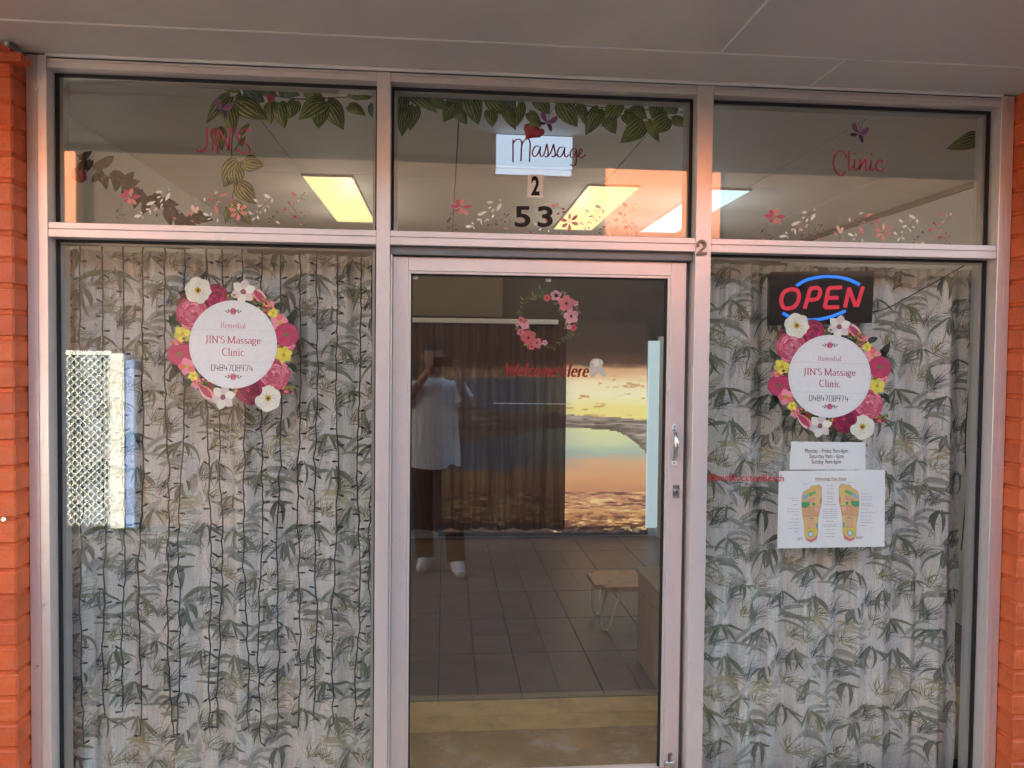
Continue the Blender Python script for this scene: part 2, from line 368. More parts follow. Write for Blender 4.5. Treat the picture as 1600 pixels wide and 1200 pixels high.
# white woven curtain cloth, some light passes through it
m = bpy.data.materials.new('curtain_cloth'); m.use_nodes = True; t = NT(m); b = t.n['Principled BSDF']; MATS['curtain_cloth'] = m
wv = t.math('MULTIPLY', t.math('ADD', t.noise(260, 2, .5, stretch=(1, 1, .06)), t.noise(260, 2, .5, stretch=(.06, 1, 1))), .5)
c = t.mix(t.ramp(t.noise(7, 4), [(.35, .0), (.65, 1.0)]), (.74, .71, .66), (.82, .80, .755)); c = t.mix(1.0, c, t.ramp(wv, [(.40, .74), (.58, 1.0)]), 'MULTIPLY')
t.link(c, b.inputs['Base Color']); b.inputs['Roughness'].default_value = .95; b.inputs['Specular IOR Level'].default_value = .05
tl = t.add('ShaderNodeBsdfTranslucent'); t.link(c, tl.inputs[0]); mx = t.add('ShaderNodeMixShader'); mx.inputs[0].default_value = .14
t.link(b.outputs[0], mx.inputs[1]); t.link(tl.outputs[0], mx.inputs[2]); t.link(mx.outputs[0], t.n['Material Output'].inputs[0])

# thin brown voile, the picture behind it shows through
m = bpy.data.materials.new('brown_voile'); m.use_nodes = True; t = NT(m); b = t.n['Principled BSDF']; MATS['brown_voile'] = m
c = t.ramp(t.noise(9, 3, stretch=(3, 3, .1)), [(.3, (.055, .020, .014)), (.7, (.11, .045, .032))]); t.link(c, b.inputs['Base Color']); b.inputs['Roughness'].default_value = .9
tr = t.add('ShaderNodeBsdfTransparent'); tr.inputs[0].default_value = (.9, .95, 1.0, 1); mx = t.add('ShaderNodeMixShader')
t.link(t.ramp(t.noise(7, 3, stretch=(3, 3, .1)), [(.3, .88), (.7, .975)]), mx.inputs[0])
t.link(tr.outputs[0], mx.inputs[1]); t.link(b.outputs[0], mx.inputs[2]); t.link(mx.outputs[0], t.n['Material Output'].inputs[0])

# lake picture: emission added in place of a patch of sun on the view
m = bpy.data.materials.new('added_glow_film'); m.use_nodes = True; t = NT(m); b = t.n['Principled BSDF']; MATS['added_glow_film'] = m; m.cycles.emission_sampling = 'NONE'
a = t.add('ShaderNodeAttribute', attribute_name='Col'); t.link(a.outputs['Color'], b.inputs['Emission Color']); b.inputs['Emission Strength'].default_value = 1.02*K
b.inputs['Base Color'].default_value = (.05, .045, .04, 1); b.inputs['Roughness'].default_value = .5

# striped artificial leaves: UV x runs from edge to edge, y from stalk to tip
def mat_leaf(name, dark, light):
    m = bpy.data.materials.new(name); m.use_nodes = True; t = NT(m); b = t.n['Principled BSDF']; MATS[name] = m
    uv = t.add('ShaderNodeUVMap'); sp = t.add('ShaderNodeSeparateXYZ'); t.link(uv.outputs[0], sp.inputs[0])
    ax = t.math('ABSOLUTE', t.math('SUBTRACT', sp.outputs[0], .5))
    ph = t.math('ADD', t.math('MULTIPLY', ax, 40.0), t.math('MULTIPLY', sp.outputs[1], -7.0)); ph = t.math('ADD', ph, t.math('MULTIPLY', t.noise(30, 3), 2.2))
    st = t.math('MULTIPLY', t.math('ADD', t.math('SINE', ph), 1.0), .5); st = t.ramp(st, [(.38, 0.0), (.74, 1.0)])
    st = t.math('MULTIPLY', st, t.ramp(t.noise(16, 3), [(.32, .15), (.62, 1.0)]))
    t.link(t.mix(st, t.ramp(t.noise(22, 3), [(.3, tuple(c*.6 for c in dark)), (.7, dark)]), light), b.inputs['Base Color']); b.inputs['Roughness'].default_value = .42
mat_leaf('leaf_striped', (.010, .036, .012), (.40, .46, .05)); mat_leaf('leaf_bluish', (.018, .07, .05), (.18, .30, .17)); mat_leaf('leaf_brown', (.050, .026, .011), (.085, .055, .018))
mat_leaf('leaf_veined', (.016, .055, .012), (.36, .44, .06))

# ------------------------------------------------------------------ ground and setting
def struct(mb, name, m): return tag(mb.build(name, m), kind='structure')
struct(MB().box(-150, 150, -150, -1e-3, -.20, -.035), 'ground', 'asphalt')
apron = struct(MB().box(-5.1, 8, -.478, -.004, -.06, 0.0), 'pavement_apron', 'apron_paint')
MB().box(-5.1, 8, -.70, -.481, -.06, .002, .002).build('edge_strip', 'apron_edge', apron)
pav = struct(MB().box(-5.1, 8, -4.6, -.71, -.034, -.012), 'pavement', 'grout')
slab = None; rg = random.Random(3)
for i in range(17):
    for j in range(9):
        x0, y0 = -3.63+.40*i, -4.104+.40*j
        if slab is None: slab = MB().box(-.197, .197, -.197, .197, -.02, 0, .003).build('paving_slab', 'paving', pav, loc=(x0, y0, 0)); s0 = slab
        else: s0 = copy_part(slab, pav, (x0, y0, 0))
        s0.location.z = rg.uniform(-.0015, .0015)

SZ = 2.640                                  # underside of the awning
sof = struct(MB().box(-5.1, 8, -1.03, -.0005, SZ+.016, SZ+.10), 'soffit', 'grout')
def panel(x0, x1, y0, y1): return MB().box(x0+.0015, x1-.0015, y0+.0015, y1-.0015, SZ, SZ+.014).build('soffit_panel', 'soffit_paint', sof)
for a_, b_ in ((-5.1, -2.25), (-2.25, 1.35), (1.35, 4.95), (4.95, 8)): panel(a_, b_, -.268, -.001)
for a_, b_ in ((-5.1, -2.69), (-2.69, .91), (.91, 4.51), (4.51, 8)): panel(a_, b_, -1.03, -.268)
MB().box(-5.1, 8, -.2715, -.2645, SZ-.004, SZ-.0003).build('joint_strip', 'soffit_strip', sof)
MB().box(.907, .913, -1.03, -.2745, SZ-.004, SZ-.0003).build('joint_strip', 'soffit_strip', sof)
MB().box(1.347, 1.353, -.2615, -.001, SZ-.004, SZ-.0003).build('joint_strip', 'soffit_strip', sof)
MB().box(-1.372, 2.116, -.014, -.001, SZ-.011, SZ-.0003, .002).build('edge_trim', 'soffit_strip', sof)

# the shop row itself: roof, fascia, walls left and right of the shopfront
shop = thing('shop_building', 'low shop row with orange painted walls and deep awning', 'building', (0, 1, 0))
MB().box(-5.1, 8, -1.06, -1.032, 2.61, 3.2).build('fascia', 'roof_metal', shop)
MB().box(-5.1, 8, -1.03, 6.0, 2.86, 3.0).build('roof', 'roof_metal', shop)
MB().box(-5.1, -1.93, .0, .2, 0, SZ-.002).build('wall', 'orange_paint', shop)
MB().box(2.66, 8, .0, .2, 0, SZ-.002).build('wall', 'orange_paint', shop)
MB().box(-5.1, 8, .003, .2, SZ+.001, 2.86).build('lintel', 'roof_metal', shop)
MB().box(-5.1, -4.9, .2, 6.0, 0, 2.86).build('wall', 'orange_paint', shop)

# the room behind the glass
shop_floor = struct(MB().box(-1.75, 3.2, .0, 4.2, -.20, -.105), 'shop_floor', 'grout')
MB().box(-.235, .965, .116, .2995, -.1045, -.001).build('concrete_strip', 'tan_concrete', shop_floor)
MB().box(-1.75, 3.2, .30, .478, -.1045, -.001).build('concrete_strip', 'tan_concrete', shop_floor)
MB().box(-1.75, 3.2, .482, .775, -.1045, .0).build('concrete_strip', 'yellow_concrete', shop_floor)
MB().box(-1.75, 3.2, .7765, 4.2, -.1045, -.006).build('bedding', 'tile_joint', shop_floor)
tile = None
for i in range(12):
    for j in range(6):
        x0, y0 = -1.42+.40*i, 1.075+.56*j
        if tile is None: tile = MB().box(-.1975, .1975, -.277, .277, -.03, 0, .002).build('floor_tile', 'dark_tile', shop_floor, loc=(x0, y0, 0))
        else: copy_part(tile, shop_floor, (x0, y0, 0))
ceil = struct(MB().box(-1.75, 3.3, .2, 4.2, 2.735, 2.80), 'ceiling', 'grout')
TRO = [(-.868, -.575, 1.98, 3.50), (.897, 1.215, 2.01, 3.60), (1.636, 1.94, 2.005, 3.62)]
xs = [-1.75, -.87, .055, .98, 1.905, 2.6, 3.21]
for k in range(6):
    for y0, y1 in ((.2, 1.94), (1.94, 4.2)):
        MB().box(xs[k]+.003, xs[k+1]-.003, y0+.003, y1-.003, 2.72, 2.7345).build('ceiling_panel', 'white_ceiling', ceil)
rw = struct(MB().box(3.2, 3.35, .2, 4.2, -.2, 2.735), 'wall_right', 'room_wall')
lw = struct(MB().box(-1.9, -1.75, .2, 4.2, -.2, 2.735), 'wall_left', 'room_wall')
MB().box(3.17, 3.198, .2, 4.148, 2.685, 2.718).build('cornice', 'beige_board', rw)
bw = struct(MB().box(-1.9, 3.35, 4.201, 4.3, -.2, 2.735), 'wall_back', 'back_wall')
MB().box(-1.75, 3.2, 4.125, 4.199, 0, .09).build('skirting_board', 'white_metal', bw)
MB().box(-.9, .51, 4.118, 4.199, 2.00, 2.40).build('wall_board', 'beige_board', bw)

# ------------------------------------------------------------------ brick piers
BL, BH, JT = .23, .077, .0105
bm_long = MB().box(-BL/2, BL/2, 0, .235, 0, BH, .006); bm_half = MB().box(-.055, .055, 0, .235, 0, BH, .006)
def pier(label, xe, sgn):
    """xe: the edge towards the window; sgn: direction away from it"""
    p = thing('brick_pier', label, 'pier', (xe+sgn*.24, .03, 0), 'brick piers beside the shopfront')
    a0, a1 = sorted((xe+sgn*.006, xe+sgn*.474)); MB().box(a0, a1, -.079, .142, 0, SZ-.003).build('mortar', 'orange_mortar', p)
    n = 0; rg = random.Random(int(xe*100)); z = .004; protoL = protoH = None
    while z+BH < SZ-.005:
        seq = [BL, BL] if n % 2 == 0 else [.11, BL, .109]; x = 0
        for L in seq:
            cx = xe+sgn*(x+L/2); lx, ly, lz = cx-p.location.x, -.085-p.location.y, z; src = None
            if L == BL:
                if protoL is None: protoL = bm_long.build('brick', 'orange_paint'); o = protoL
                else: o = protoL.copy(); COL.objects.link(o)
            else:
                if protoH is None: protoH = bm_half.build('brick', 'orange_paint'); o = protoH
                else: o = protoH.copy(); COL.objects.link(o)
            o.parent = p; o.location = (lx+rg.uniform(-.0012, .0012), ly+rg.uniform(-.002, .002), lz); o.rotation_euler = (rg.uniform(-.006, .006), rg.uniform(-.006, .006), rg.uniform(-.006, .006))
            x += L+JT
        z += BH+JT; n += 1
    return p
pl = pier('orange painted brick pier at the left of the shopfront', -1.442, -1)
pr = pier('orange painted brick pier at the right of the shopfront', 2.172, 1)
zt = at(15, 98, -.09)[2]; MB().box(-1.93, at(33, 91, -.112)[0], -.112, -.05, zt, zt+.030, .004).build('ledge', 'orange_paint', pl)
v = at(7, 811, -.088); MB().tube([(v[0], -.086, v[2]), (v[0], -.094, v[2])], .008, 10).build('screw', 'chrome', pl)
MB().box(-1.456, -1.4415, -.10, -.001, SZ-.016, SZ-.003, .002).build('soffit_trim', 'aluminium_grey', pl)

# ------------------------------------------------------------------ shopfront frame and glass
GY = .060
fr = thing('shopfront_frame', 'pinkish aluminium shopfront frame with three glazed bays', 'window frame', (.35, .05, 0))
XL, XM1a, XM1b, XM2a, XM2b, XR = -1.372, -.249, -.201, .925, .984, 2.116
TZ0, TZ1, HZ = 2.015, 2.066, 2.595
B = .0015
MB().box(-1.4405, -1.404, 0, .115, -.10, SZ-.004, B).build('jamb', 'aluminium', fr); MB().box(-1.4025, XL, -.003, .115, -.10, SZ-.004, B).build('jamb', 'aluminium', fr)
MB().box(XR, 2.143, -.003, .115, -.10, SZ-.004, B).build('jamb', 'aluminium', fr); MB().box(2.1445, 2.1705, 0, .115, -.10, SZ-.004, B).build('jamb', 'aluminium', fr)
MB().box(XM1a, XM1b, -.001, .115, -.10, SZ-.013, B).build('mullion', 'aluminium', fr); MB().box(XM2a, XM2b, -.001, .115, -.10, SZ-.013, B).build('mullion', 'aluminium', fr)
for x0, x1, isd in ((XL, XM1a, 0), (XM1b, XM2a, 1), (XM2b, XR, 0)):
    e = .0006
    MB().box(x0+e, x1-e, .0, .115, HZ, HZ+.022, B).build('head', 'aluminium_rail', fr); MB().box(x0+e, x1-e, .002, .115, HZ+.0235, SZ-.013, B).build('head', 'aluminium_rail', fr)
    MB().box(x0+e, x1-e, .0005, .115, TZ0, TZ0+.028, B).build('transom', 'aluminium_rail', fr); MB().box(x0+e, x1-e, .002, .115, TZ0+.0292, TZ1, B).build('transom', 'aluminium_rail', fr)
    if not isd: MB().box(x0+e, x1-e, .0, .115, -.10, -.045, B).build('sill', 'aluminium_rail', fr)
    for z0, z1 in ((TZ1, HZ),)+(() if isd else ((-.045, TZ0),)):
        MB().box(x0+.001, x1-.001, GY, GY+.006, z0+.001, z1-.001).build('pane', 'window_glass', fr)
        g = MB(); gw = .009
        for yy in (GY-.005, GY+.0065):
            g.box(x0+e, x0+gw, yy, yy+.0045, z0+e, z1-e); g.box(x1-gw, x1-e, yy, yy+.0045, z0+e, z1-e)
            g.box(x0+gw, x1-gw, yy, yy+.0045, z1-gw, z1-e); g.box(x0+gw, x1-gw, yy, yy+.0045, z0+e, z0+gw*.5)
        g.build('gasket', 'gasket', fr)
        # grey glazing channel seen through the glass
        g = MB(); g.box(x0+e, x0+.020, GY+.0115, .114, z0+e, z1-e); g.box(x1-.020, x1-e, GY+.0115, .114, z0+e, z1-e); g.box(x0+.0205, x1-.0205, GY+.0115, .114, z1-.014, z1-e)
        g.build('inner_channel', 'aluminium_grey', fr)
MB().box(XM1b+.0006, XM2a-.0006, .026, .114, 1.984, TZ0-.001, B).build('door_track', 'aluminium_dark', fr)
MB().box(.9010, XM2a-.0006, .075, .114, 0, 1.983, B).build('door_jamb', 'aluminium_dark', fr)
MB().box(XM1b+.0006, -.1935, .02, .114, 0, 1.983, B).build('door_jamb', 'aluminium', fr)
for px, py in ((150, 386), (185, 425), (150, 380)):
    pass
for px, py in ((58, 140), (59, 1040), (70, 945), (1587, 395), (1591, 162), (592, 99)):
    v = at(px, py, 0); MB().tube([(v[0], .0, v[2]), (v[0], -.0045, v[2])], .0035, 8).build('screw', 'chrome', fr)

# sliding door leaf
DY = .050
door = thing('sliding_door', 'aluminium framed sliding glass door in the middle of the shopfront', 'door', (.35, DY, 0))
dl, dr = -.192, at(1068, 700, DY)[0]; gl, gr = at(641, 600, DY)[0], at(1042, 600, DY)[0]; dz = 1.980; gz = at(840, 431, DY)[2]
MB().box(dl, gl-.010, DY, DY+.04, .015, dz, B).build('stile', 'aluminium', door); MB().box(gr+.010, dr, DY, DY+.04, .015, dz, B).build('stile', 'aluminium', door)
MB().box(gl-.0095, gr+.0095, DY+.0005, DY+.04, gz+.010, dz, B).build('rail', 'aluminium_rail', door); MB().box(gl-.0095, gr+.0095, DY, DY+.04, .012, .040, B).build('rail', 'aluminium_rail', door)
g = MB(); g.box(gl-.0095, gl, DY+.003, DY+.03, .041, gz+.0095, .001); g.box(gr, gr+.0095, DY+.003, DY+.03, .041, gz+.0095, .001); g.box(gl+.0005, gr-.0005, DY+.003, DY+.03, gz, gz+.0095, .001); g.build('glazing_bead', 'aluminium', door)
DG = DY+.020
MB().box(gl-.003, gr+.003, DG, DG+.006, .038, gz+.003).build('pane', 'door_glass', door)
g = MB(); g.box(gl, gl+.006, DG-.005, DG-.0005, .041, gz); g.box(gr-.010, gr, DG-.005, DG-.0005, .041, gz); g.box(gl+.006, gr-.010, DG-.005, DG-.0005, gz-.007, gz); g.build('gasket', 'gasket', door)
# pull handle with two fixing plates, lock cylinder, floor bolt
hx = at(1053, 697, DY)[0]; zt, zb = at(1053, 672, DY)[2], at(1053, 718, DY)[2]
h = MB(); h.tube([(hx, DY-.002, zt), (hx, DY-.018, zt-.012), (hx, DY-.028, (zt*2+zb)/3), (hx, DY-.030, (zt+zb)/2), (hx, DY-.028, (zt+2*zb)/3), (hx, DY-.018, zb+.012), (hx, DY-.002, zb)], [.006, .007, .0095, .0105, .0095, .007, .006], 10)
hd = h.build('handle', 'chrome', door, True)
for z_ in (zt+.013, zb-.013):
    MB().box(hx-.010, hx+.010, DY-.004, DY-.0005, z_-.011, z_+.011, .0015).build('plate', 'white_metal', hd)
    MB().tube([(hx, DY-.0045, z_), (hx, DY-.006, z_)], .0035, 8).build('screw', 'bronze', hd)
lx, ly, lz = at(1056, 768, DY); lk = MB().box(lx-.013, lx+.013, DY-.003, DY-.0005, lz-.025, lz+.025, .001).build('lock_plate', 'chrome', door)
MB().tube([(lx+.001, DY-.0035, lz), (lx+.001, DY-.012, lz)], .0095, 14).build('cylinder', 'chrome', lk); MB().box(lx-.0005, lx+.0025, DY-.0135, DY-.0122, lz-.007, lz+.002).build('keyhole', 'gasket', lk)
bx, by, bz = at(1043, 1182, DY); bo = MB().box(bx-.016, bx+.022, DY-.022, DY-.0005, .04, bz-.012, .002).build('bolt_case', 'chrome', door)
MB().tube([(bx+.004, DY-.012, bz-.02), (bx+.004, DY-.012, bz+.012), (bx+.008, DY-.02, bz+.02)], .006, 8).build('bolt_lever', 'bronze', bo)
for px, py in ((649, 431), (857, 435)):
    v = at(px, py, DG+.01); MB().box(v[0]-.010, v[0]+.010, DG+.0075, DG+.018, v[2]-.013, v[2]+.010, .002).build('clip', 'clear_hook', door)

# metal number 2 screwed to the mullion
mb = MB(); ribbon(mb, [(1091, 385), (1090.5, 381), (1094, 377), (1099, 377), (1102, 381), (1101, 386), (1096, 391), (1091, 396)], 3.6, -.010, None)
ribbon(mb, [(1089.5, 395.7), (1104.5, 396)], 4, -.0105, None, False); mb2 = MB()
ribbon(mb2, [(1090, 384), (1092.5, 384)], 4.5, -.0102, None, False)
mb.mesh(mb2.v, mb2.f)
num = mb.build('house_number', 'bronze'); sd = num.modifiers.new('thickness', 'SOLIDIFY'); sd.thickness = .006; sd.offset = 0
num.data.update(); tag(num, 'small bronze number 2 screwed on the mullion right of the door', 'number')

# ------------------------------------------------------------------ printed leaf curtains
CY = .205
def fold(x, z, seed):
    top = max(0, (z-1.80)/.2)
    return CY + .0135*math.sin(2*math.pi*x/.118+seed+.9*math.sin(1.7*z+seed)+.4*z) + .017*math.sin(2*math.pi*x/.29+1.7*seed+.5*z) + .0035*math.sin(2*math.pi*x/.047+z*2.1+seed)*(1+2.0*top)
OL, DK, GY2, YE, BLU = (.130, .142, .080), (.080, .092, .056), (.18, .185, .155), (.37, .31, .14), (.18, .19, .215)
def make_tile(seed):
    """one repeat of the print: brush-stroke bamboo leaves, arching blades, hatching; strokes are (points, half width, colour+cover, layer)"""
    rg = random.Random(seed); S = []; W, H = .46, .60
    def blade(x, y, ang, L, w, col, al, bend, lay):
        pts = []
        for k in range(9):
            t = k/8; a_ = ang+bend*t; pts.append((x, y, w*math.sin(math.pi*min(1, (t*.93+.04))**.75))); x += math.cos(a_)*L/8; y += math.sin(a_)*L/8
        S.append((pts, (*col, al), lay))
    def cluster(x, y, s, col):
        base = R(-90)+rg.uniform(-.25, .25)
        for k in range(rg.randint(5, 7)):
            k_ = rg.uniform(.75, 1.35); a_ = base+rg.uniform(-1.6, 1.6); o_ = s*rg.uniform(0, .25); blade(x+math.cos(a_+1.2)*o_, y+abs(math.sin(a_))*o_, a_, s*rg.uniform(.6, 1.35), s*rg.uniform(.045, .085), tuple(c*k_ for c in col), rg.uniform(.78, .98), (-.5 if math.cos(a_) > 0 else .5)*rg.uniform(.6, 2.2), 3)
        blade(x, y, R(-98), s*1.5, s*.013, DK, .8, rg.uniform(-.3, .3), 2)
    def hatch(x, y, s, n, col, al, spread, lay=1):
        for k in range(n):
            a_ = R(60)+spread*(k/n-.5)+rg.uniform(-.05, .05); blade(x+rg.uniform(-.02, .02), y+rg.uniform(-.02, .02), a_, s*rg.uniform(.6, 1.1), .0011*rg.uniform(.8, 1.9), col, al*rg.uniform(.5, 1), rg.uniform(-1.2, -.2), lay)
    spots = [(.08, .54), (.30, .47), (.16, .33), (.40, .27), (.06, .13), (.29, .08), (.43, .57), (.20, .20)]
    for k, (x, y) in enumerate(spots): cluster(x+rg.uniform(-.02, .02), y+rg.uniform(-.02, .02), rg.choice([.085, .10, .11, .125]), [OL, DK, OL, (.09, .10, .07), OL, DK, OL, OL, (.10, .105, .07), DK][k])
    for x, y in ((.02, .42), (.22, .22), (.35, .38), (.14, .03), (.38, .14), (.20, .57)):
        s = rg.choice([-1, 1]); a_ = R(90-55*s); c = rg.choice([OL, YE, GY2, OL])
        for q in range(4): blade(x+rg.uniform(-.03, .03), y+rg.uniform(-.03, .03), a_+rg.uniform(-.5, .5), rg.uniform(.10, .20), rg.uniform(.006, .012), c, rg.uniform(.5, .85), -s*rg.uniform(.9, 1.9), 2)
    for x, y in ((.20, .44), (.38, .50), (.10, .24), (.33, .20), (.02, .02), (.24, .12)): hatch(x, y, .12, 36, BLU if rg.random() < .6 else GY2, .62, rg.uniform(1.0, 1.8))
    for x, y in ((.42, .40), (.12, .46), (.26, .30), (.44, .05), (.05, .33), (.17, .17)): hatch(x, y, .10, 30, YE, .75, 2.6)
    for x, y in ((.22, .37), (.40, .34), (.08, .20), (.34, .55)):      # pale washes under the strokes
        for q in range(3): blade(x+rg.uniform(-.05, .05), y+rg.uniform(-.04, .04), rg.uniform(0, 6.28), rg.uniform(.07, .13), rg.uniform(.012, .022), rg.choice([(.30, .31, .33), (.42, .38, .26), (.30, .31, .25)]), rg.uniform(.22, .40), rg.uniform(-1, 1), 0)
    for q in range(26): blade(rg.uniform(0, W), rg.uniform(0, H), rg.uniform(0, 6.28), rg.uniform(.012, .03), rg.uniform(.002, .004), DK, .6, .3, 2)
    k_ = .80
    return [([(p[0]*k_, p[1]*k_, p[2]*k_) for p in pts], c_, l_) for pts, c_, l_ in S], W*k_, H*k_
def curtain(label, poly, seed, shiftx, shifty):
    """poly(z) -> (x left, x right)"""
    z0, z1 = -.10, 1.998; cu = thing('window_curtain', label, 'curtain', (0, CY, 0)); nx, nz = 260, 70; mb = MB(); vs = []; fs = []
    for j in range(nz+1):
        z = z0+(z1-z0)*j/nz; xa, xb = poly(z)
        for i in range(nx+1):
            x = xa+(xb-xa)*i/nx; vs.append((x, fold(x, z, seed), z))
    for j in range(nz):
        for i in range(nx): k = j*(nx+1)+i; fs.append((k, k+1, k+nx+2, k+nx+1))
    mb.mesh(vs, fs); mb.build('cloth', 'curtain_cloth', cu, True)
    TL = [make_tile(q) for q in (11, 12)]; W, H = TL[0][1:]; mbs = {False: MB(), True: MB()}; ni = 0
    for ti in range(-1, 6):
        for tj in range(-1, 5):
            ox = -1.6+shiftx+ti*W if shiftx < 1 else .7+ti*W; oy = tj*H+shifty+(H/2 if ti % 2 else 0)
            for pts, col, lay in TL[(ti+tj) % 2][0]:
                cx = sum(p[0] for p in pts)/9+ox; cz = sum(p[1] for p in pts)/9+oy
                if not (z0 < cz < z1): continue
                xa, xb = poly(cz)
                if not (xa-.02 < cx < xb+.02): continue
                mb = mbs[lay >= 2]; CB = (.70, .68, .63)
                if lay >= 2: col = tuple(c_*col[3]+b__*(1-col[3]) for c_, b__ in zip(col[:3], CB))
                ni += 1; off = .0012+lay*.0007+(ni % 7)*.00008; A = []; Cc = []; Bb = []
                for k, (x, y, w) in enumerate(pts):
                    p0 = pts[max(k-1, 0)]; p1 = pts[min(k+1, 8)]; dx, dy = p1[0]-p0[0], p1[1]-p0[1]; L = math.hypot(dx, dy) or 1
                    for lst, s_ in ((A, 1), (Cc, 0), (Bb, -1)):
                        X_ = min(max(x-dy/L*w*s_+ox, xa+.001), xb-.001); Z_ = min(max(y+dx/L*w*s_+oy, z0), z1-.001); lst.append((X_, fold(X_, Z_, seed)-off, Z_))
                if max(p[2] for p in pts) > .004: mb.strip(A, Cc, col); mb.strip(Cc, Bb, col)
                else: mb.strip(A, Bb, col)
    tag(mbs[False].build('hatched_print', 'fabric_wash', cu), kind='stuff'); tag(mbs[True].build('leaf_print', 'fabric_ink', cu), kind='stuff')
    return cu
xl0, xl1 = at(100, 700, CY)[0], at(585, 700, CY)[0]+.04
curtain('leaf printed white curtain behind the hanging fairy lights, left window', lambda z: (xl0+.006*math.sin(9*z), xl1), 1.0, 0.0, .02)
xr0, xr1a, xr1b = at(1095, 700, CY)[0]-.03, at(1527, 400, CY)[0], at(1488, 1190, CY)[0]
cr = curtain('leaf printed white curtain behind the open sign, right window', lambda z: (xr0, xr1b+(xr1a-xr1b)*(max(z, 0)/2)**2.2+.006*math.sin(11*z)), 2.3, 1.5, .21)
for px, py in ((1229, 405), (1328, 405)):
    v = at(px, py, .12); MB().box(v[0]-.011, v[0]+.011, .1155, .150, v[2]-.012, v[2]+.010, .002).build('hook', 'clear_hook', cr)

# ------------------------------------------------------------------ curtain of fairy lights in the left window
SY = .150
fl = thing('fairy_light_curtain', 'unlit black wire fairy lights hanging in the left window', 'string lights', (-.9, SY, 2.0))
STR = [(103, 400, 108, 1112), (125, 383, 129, 1162), (160, 383, 163, 1122), (193, 383, 193, 1112), (224, 383, 217, 1150), (257, 384, 268, 1148), (289, 384, 276, 1150), (323, 385, 330, 1136), (347, 385, 342, 1137), (379, 386, 386, 1136), (409, 386, 406, 1160), (439, 387, 432, 1141), (469, 388, 466, 1136), (495, 388, 491, 1121), (528, 389, 519, 1130), (564, 390, 557, 1126), (582, 390, 577, 1120)]
rg = random.Random(5)
for x0, y0, x1, y1 in STR:
    mb = MB(); path = []; L = y1-y0; step = 23.5+rg.uniform(-1.5, 1.5); n = int(L/step); ph = rg.uniform(0, 6); stubs = []
    for k in range(n+1):
        t = k/n; x = x0+(x1-x0)*t**1.3+(rg.uniform(-2.2, 2.2)+2.6*math.sin(ph+t*11))*min(1, t*2.2); y = y0+L*t
        v = Vector(at(x, y, SY)); path.append(v)
        if k: stubs.append((v, -1 if rg.random() < .5 else 1))
    fine = []
    for k in range(len(path)-1):
        mid = (path[k]+path[k+1])/2+Vector((rg.uniform(-.0035, .0035), rg.uniform(-.002, .002), 0)); fine += [path[k], mid]
    fine.append(path[-1]); mb.tube(fine, .0028, 5)
    for v, s in stubs:
        a_ = R(rg.choice([0, 5, -20, -35, 15, 30])); e = v+Vector((s*.024*math.cos(a_), rg.uniform(-.006, .004), .024*math.sin(a_))); m_ = v+(e-v)*.45
        mb.tube([v, m_], .0025, 5); mb.tube([m_, e], [.0042, .0036], 6)
    mb.build('light_strand', 'black_wire', fl)
mb = MB(); mb.tube([at(x, y, SY) for x, y in ((100, 383), (250, 384), (262, 387), (285, 389), (310, 386), (325, 384), (450, 388), (584, 391))], .0028, 6); mb.build('top_wire', 'black_wire', fl)

# ------------------------------------------------------------------ round flower signs on the glass
INS = GY+.0066+.0009                       # just behind the glass
FL = {'mag': lin((212, 44, 112)), 'mag2': lin((120, 4, 48)), 'pk': lin((240, 146, 164)), 'pk2': lin((186, 62, 94)), 'wh': lin((236, 230, 214)), 'wh2': lin((205, 196, 178)), 'ye': lin((232, 212, 84)), 'ye2': lin((206, 168, 40)), 'gr': lin((40, 58, 38)), 'gr2': lin((110, 120, 56)), 'red': lin((150, 34, 44)), 'cor': lin((226, 108, 110))}
def jit(c, rg, a=.18): k = 1+rg.uniform(-a, a); return tuple(min(1, v*k) for v in c)
def rose(mb, cx, cy, r, hi, lo, Y, seed, n=5):
    """ruffled petals in shrinking rings"""
    rg = random.Random(seed); d = 0
    for ring in range(n):
        rr = r*(1-ring/n*.86); m_ = max(4, 9-ring)
        for k in range(m_):
            a_ = 2*math.pi*(k+ring*.4)/m_+rg.uniform(-.15, .15); px, py = cx+math.cos(a_)*rr*.55, cy+math.sin(a_)*rr*.55
            f_ = rg.uniform(0, 1); c = tuple(h*f_+l*(1-f_) for h, l in zip(hi, lo)); d += 1
            sd_ = rg.randint(0, 999); flat(mb, ell(px, py, rr*.50, rr*.40, math.degrees(a_)+90, 12, .12, sd_), Y-.00003*d, jit(lo, rg, .15)); flat(mb, ell(px+math.cos(a_)*rr*.03, py+math.sin(a_)*rr*.03, rr*.43, rr*.33, math.degrees(a_)+90, 12, .12, sd_), Y-.00003*d-.000015, jit(c, rg, .12))
def poppy(mb, cx, cy, r, c, c2, mid, Y, seed):
    rg = random.Random(seed)
    for k in range(6):
        a_ = 2*math.pi*k/6+seed; flat(mb, ell(cx+math.cos(a_)*r*.42, cy+math.sin(a_)*r*.42, r*.60, r*.56, math.degrees(a_), 14, .05, seed+k), Y-.00003*k, jit(c if k % 2 else tuple(v*.93 for v in c), rg, .03))
    for k in range(10):
        a_ = 2*math.pi*k/10; flat(mb, leafpoly(cx+math.cos(a_)*r*.2, cy+math.sin(a_)*r*.2, cx+math.cos(a_)*r*.62, cy+math.sin(a_)*r*.62, r*.025), Y-.0003, c2)
    flat(mb, ell(cx, cy, r*.24, r*.24, 0, 12, .15, seed), Y-.0004, mid); flat(mb, ell(cx, cy, r*.12, r*.12, 0, 10, .1, seed), Y-.0005, lin((90, 70, 30)))
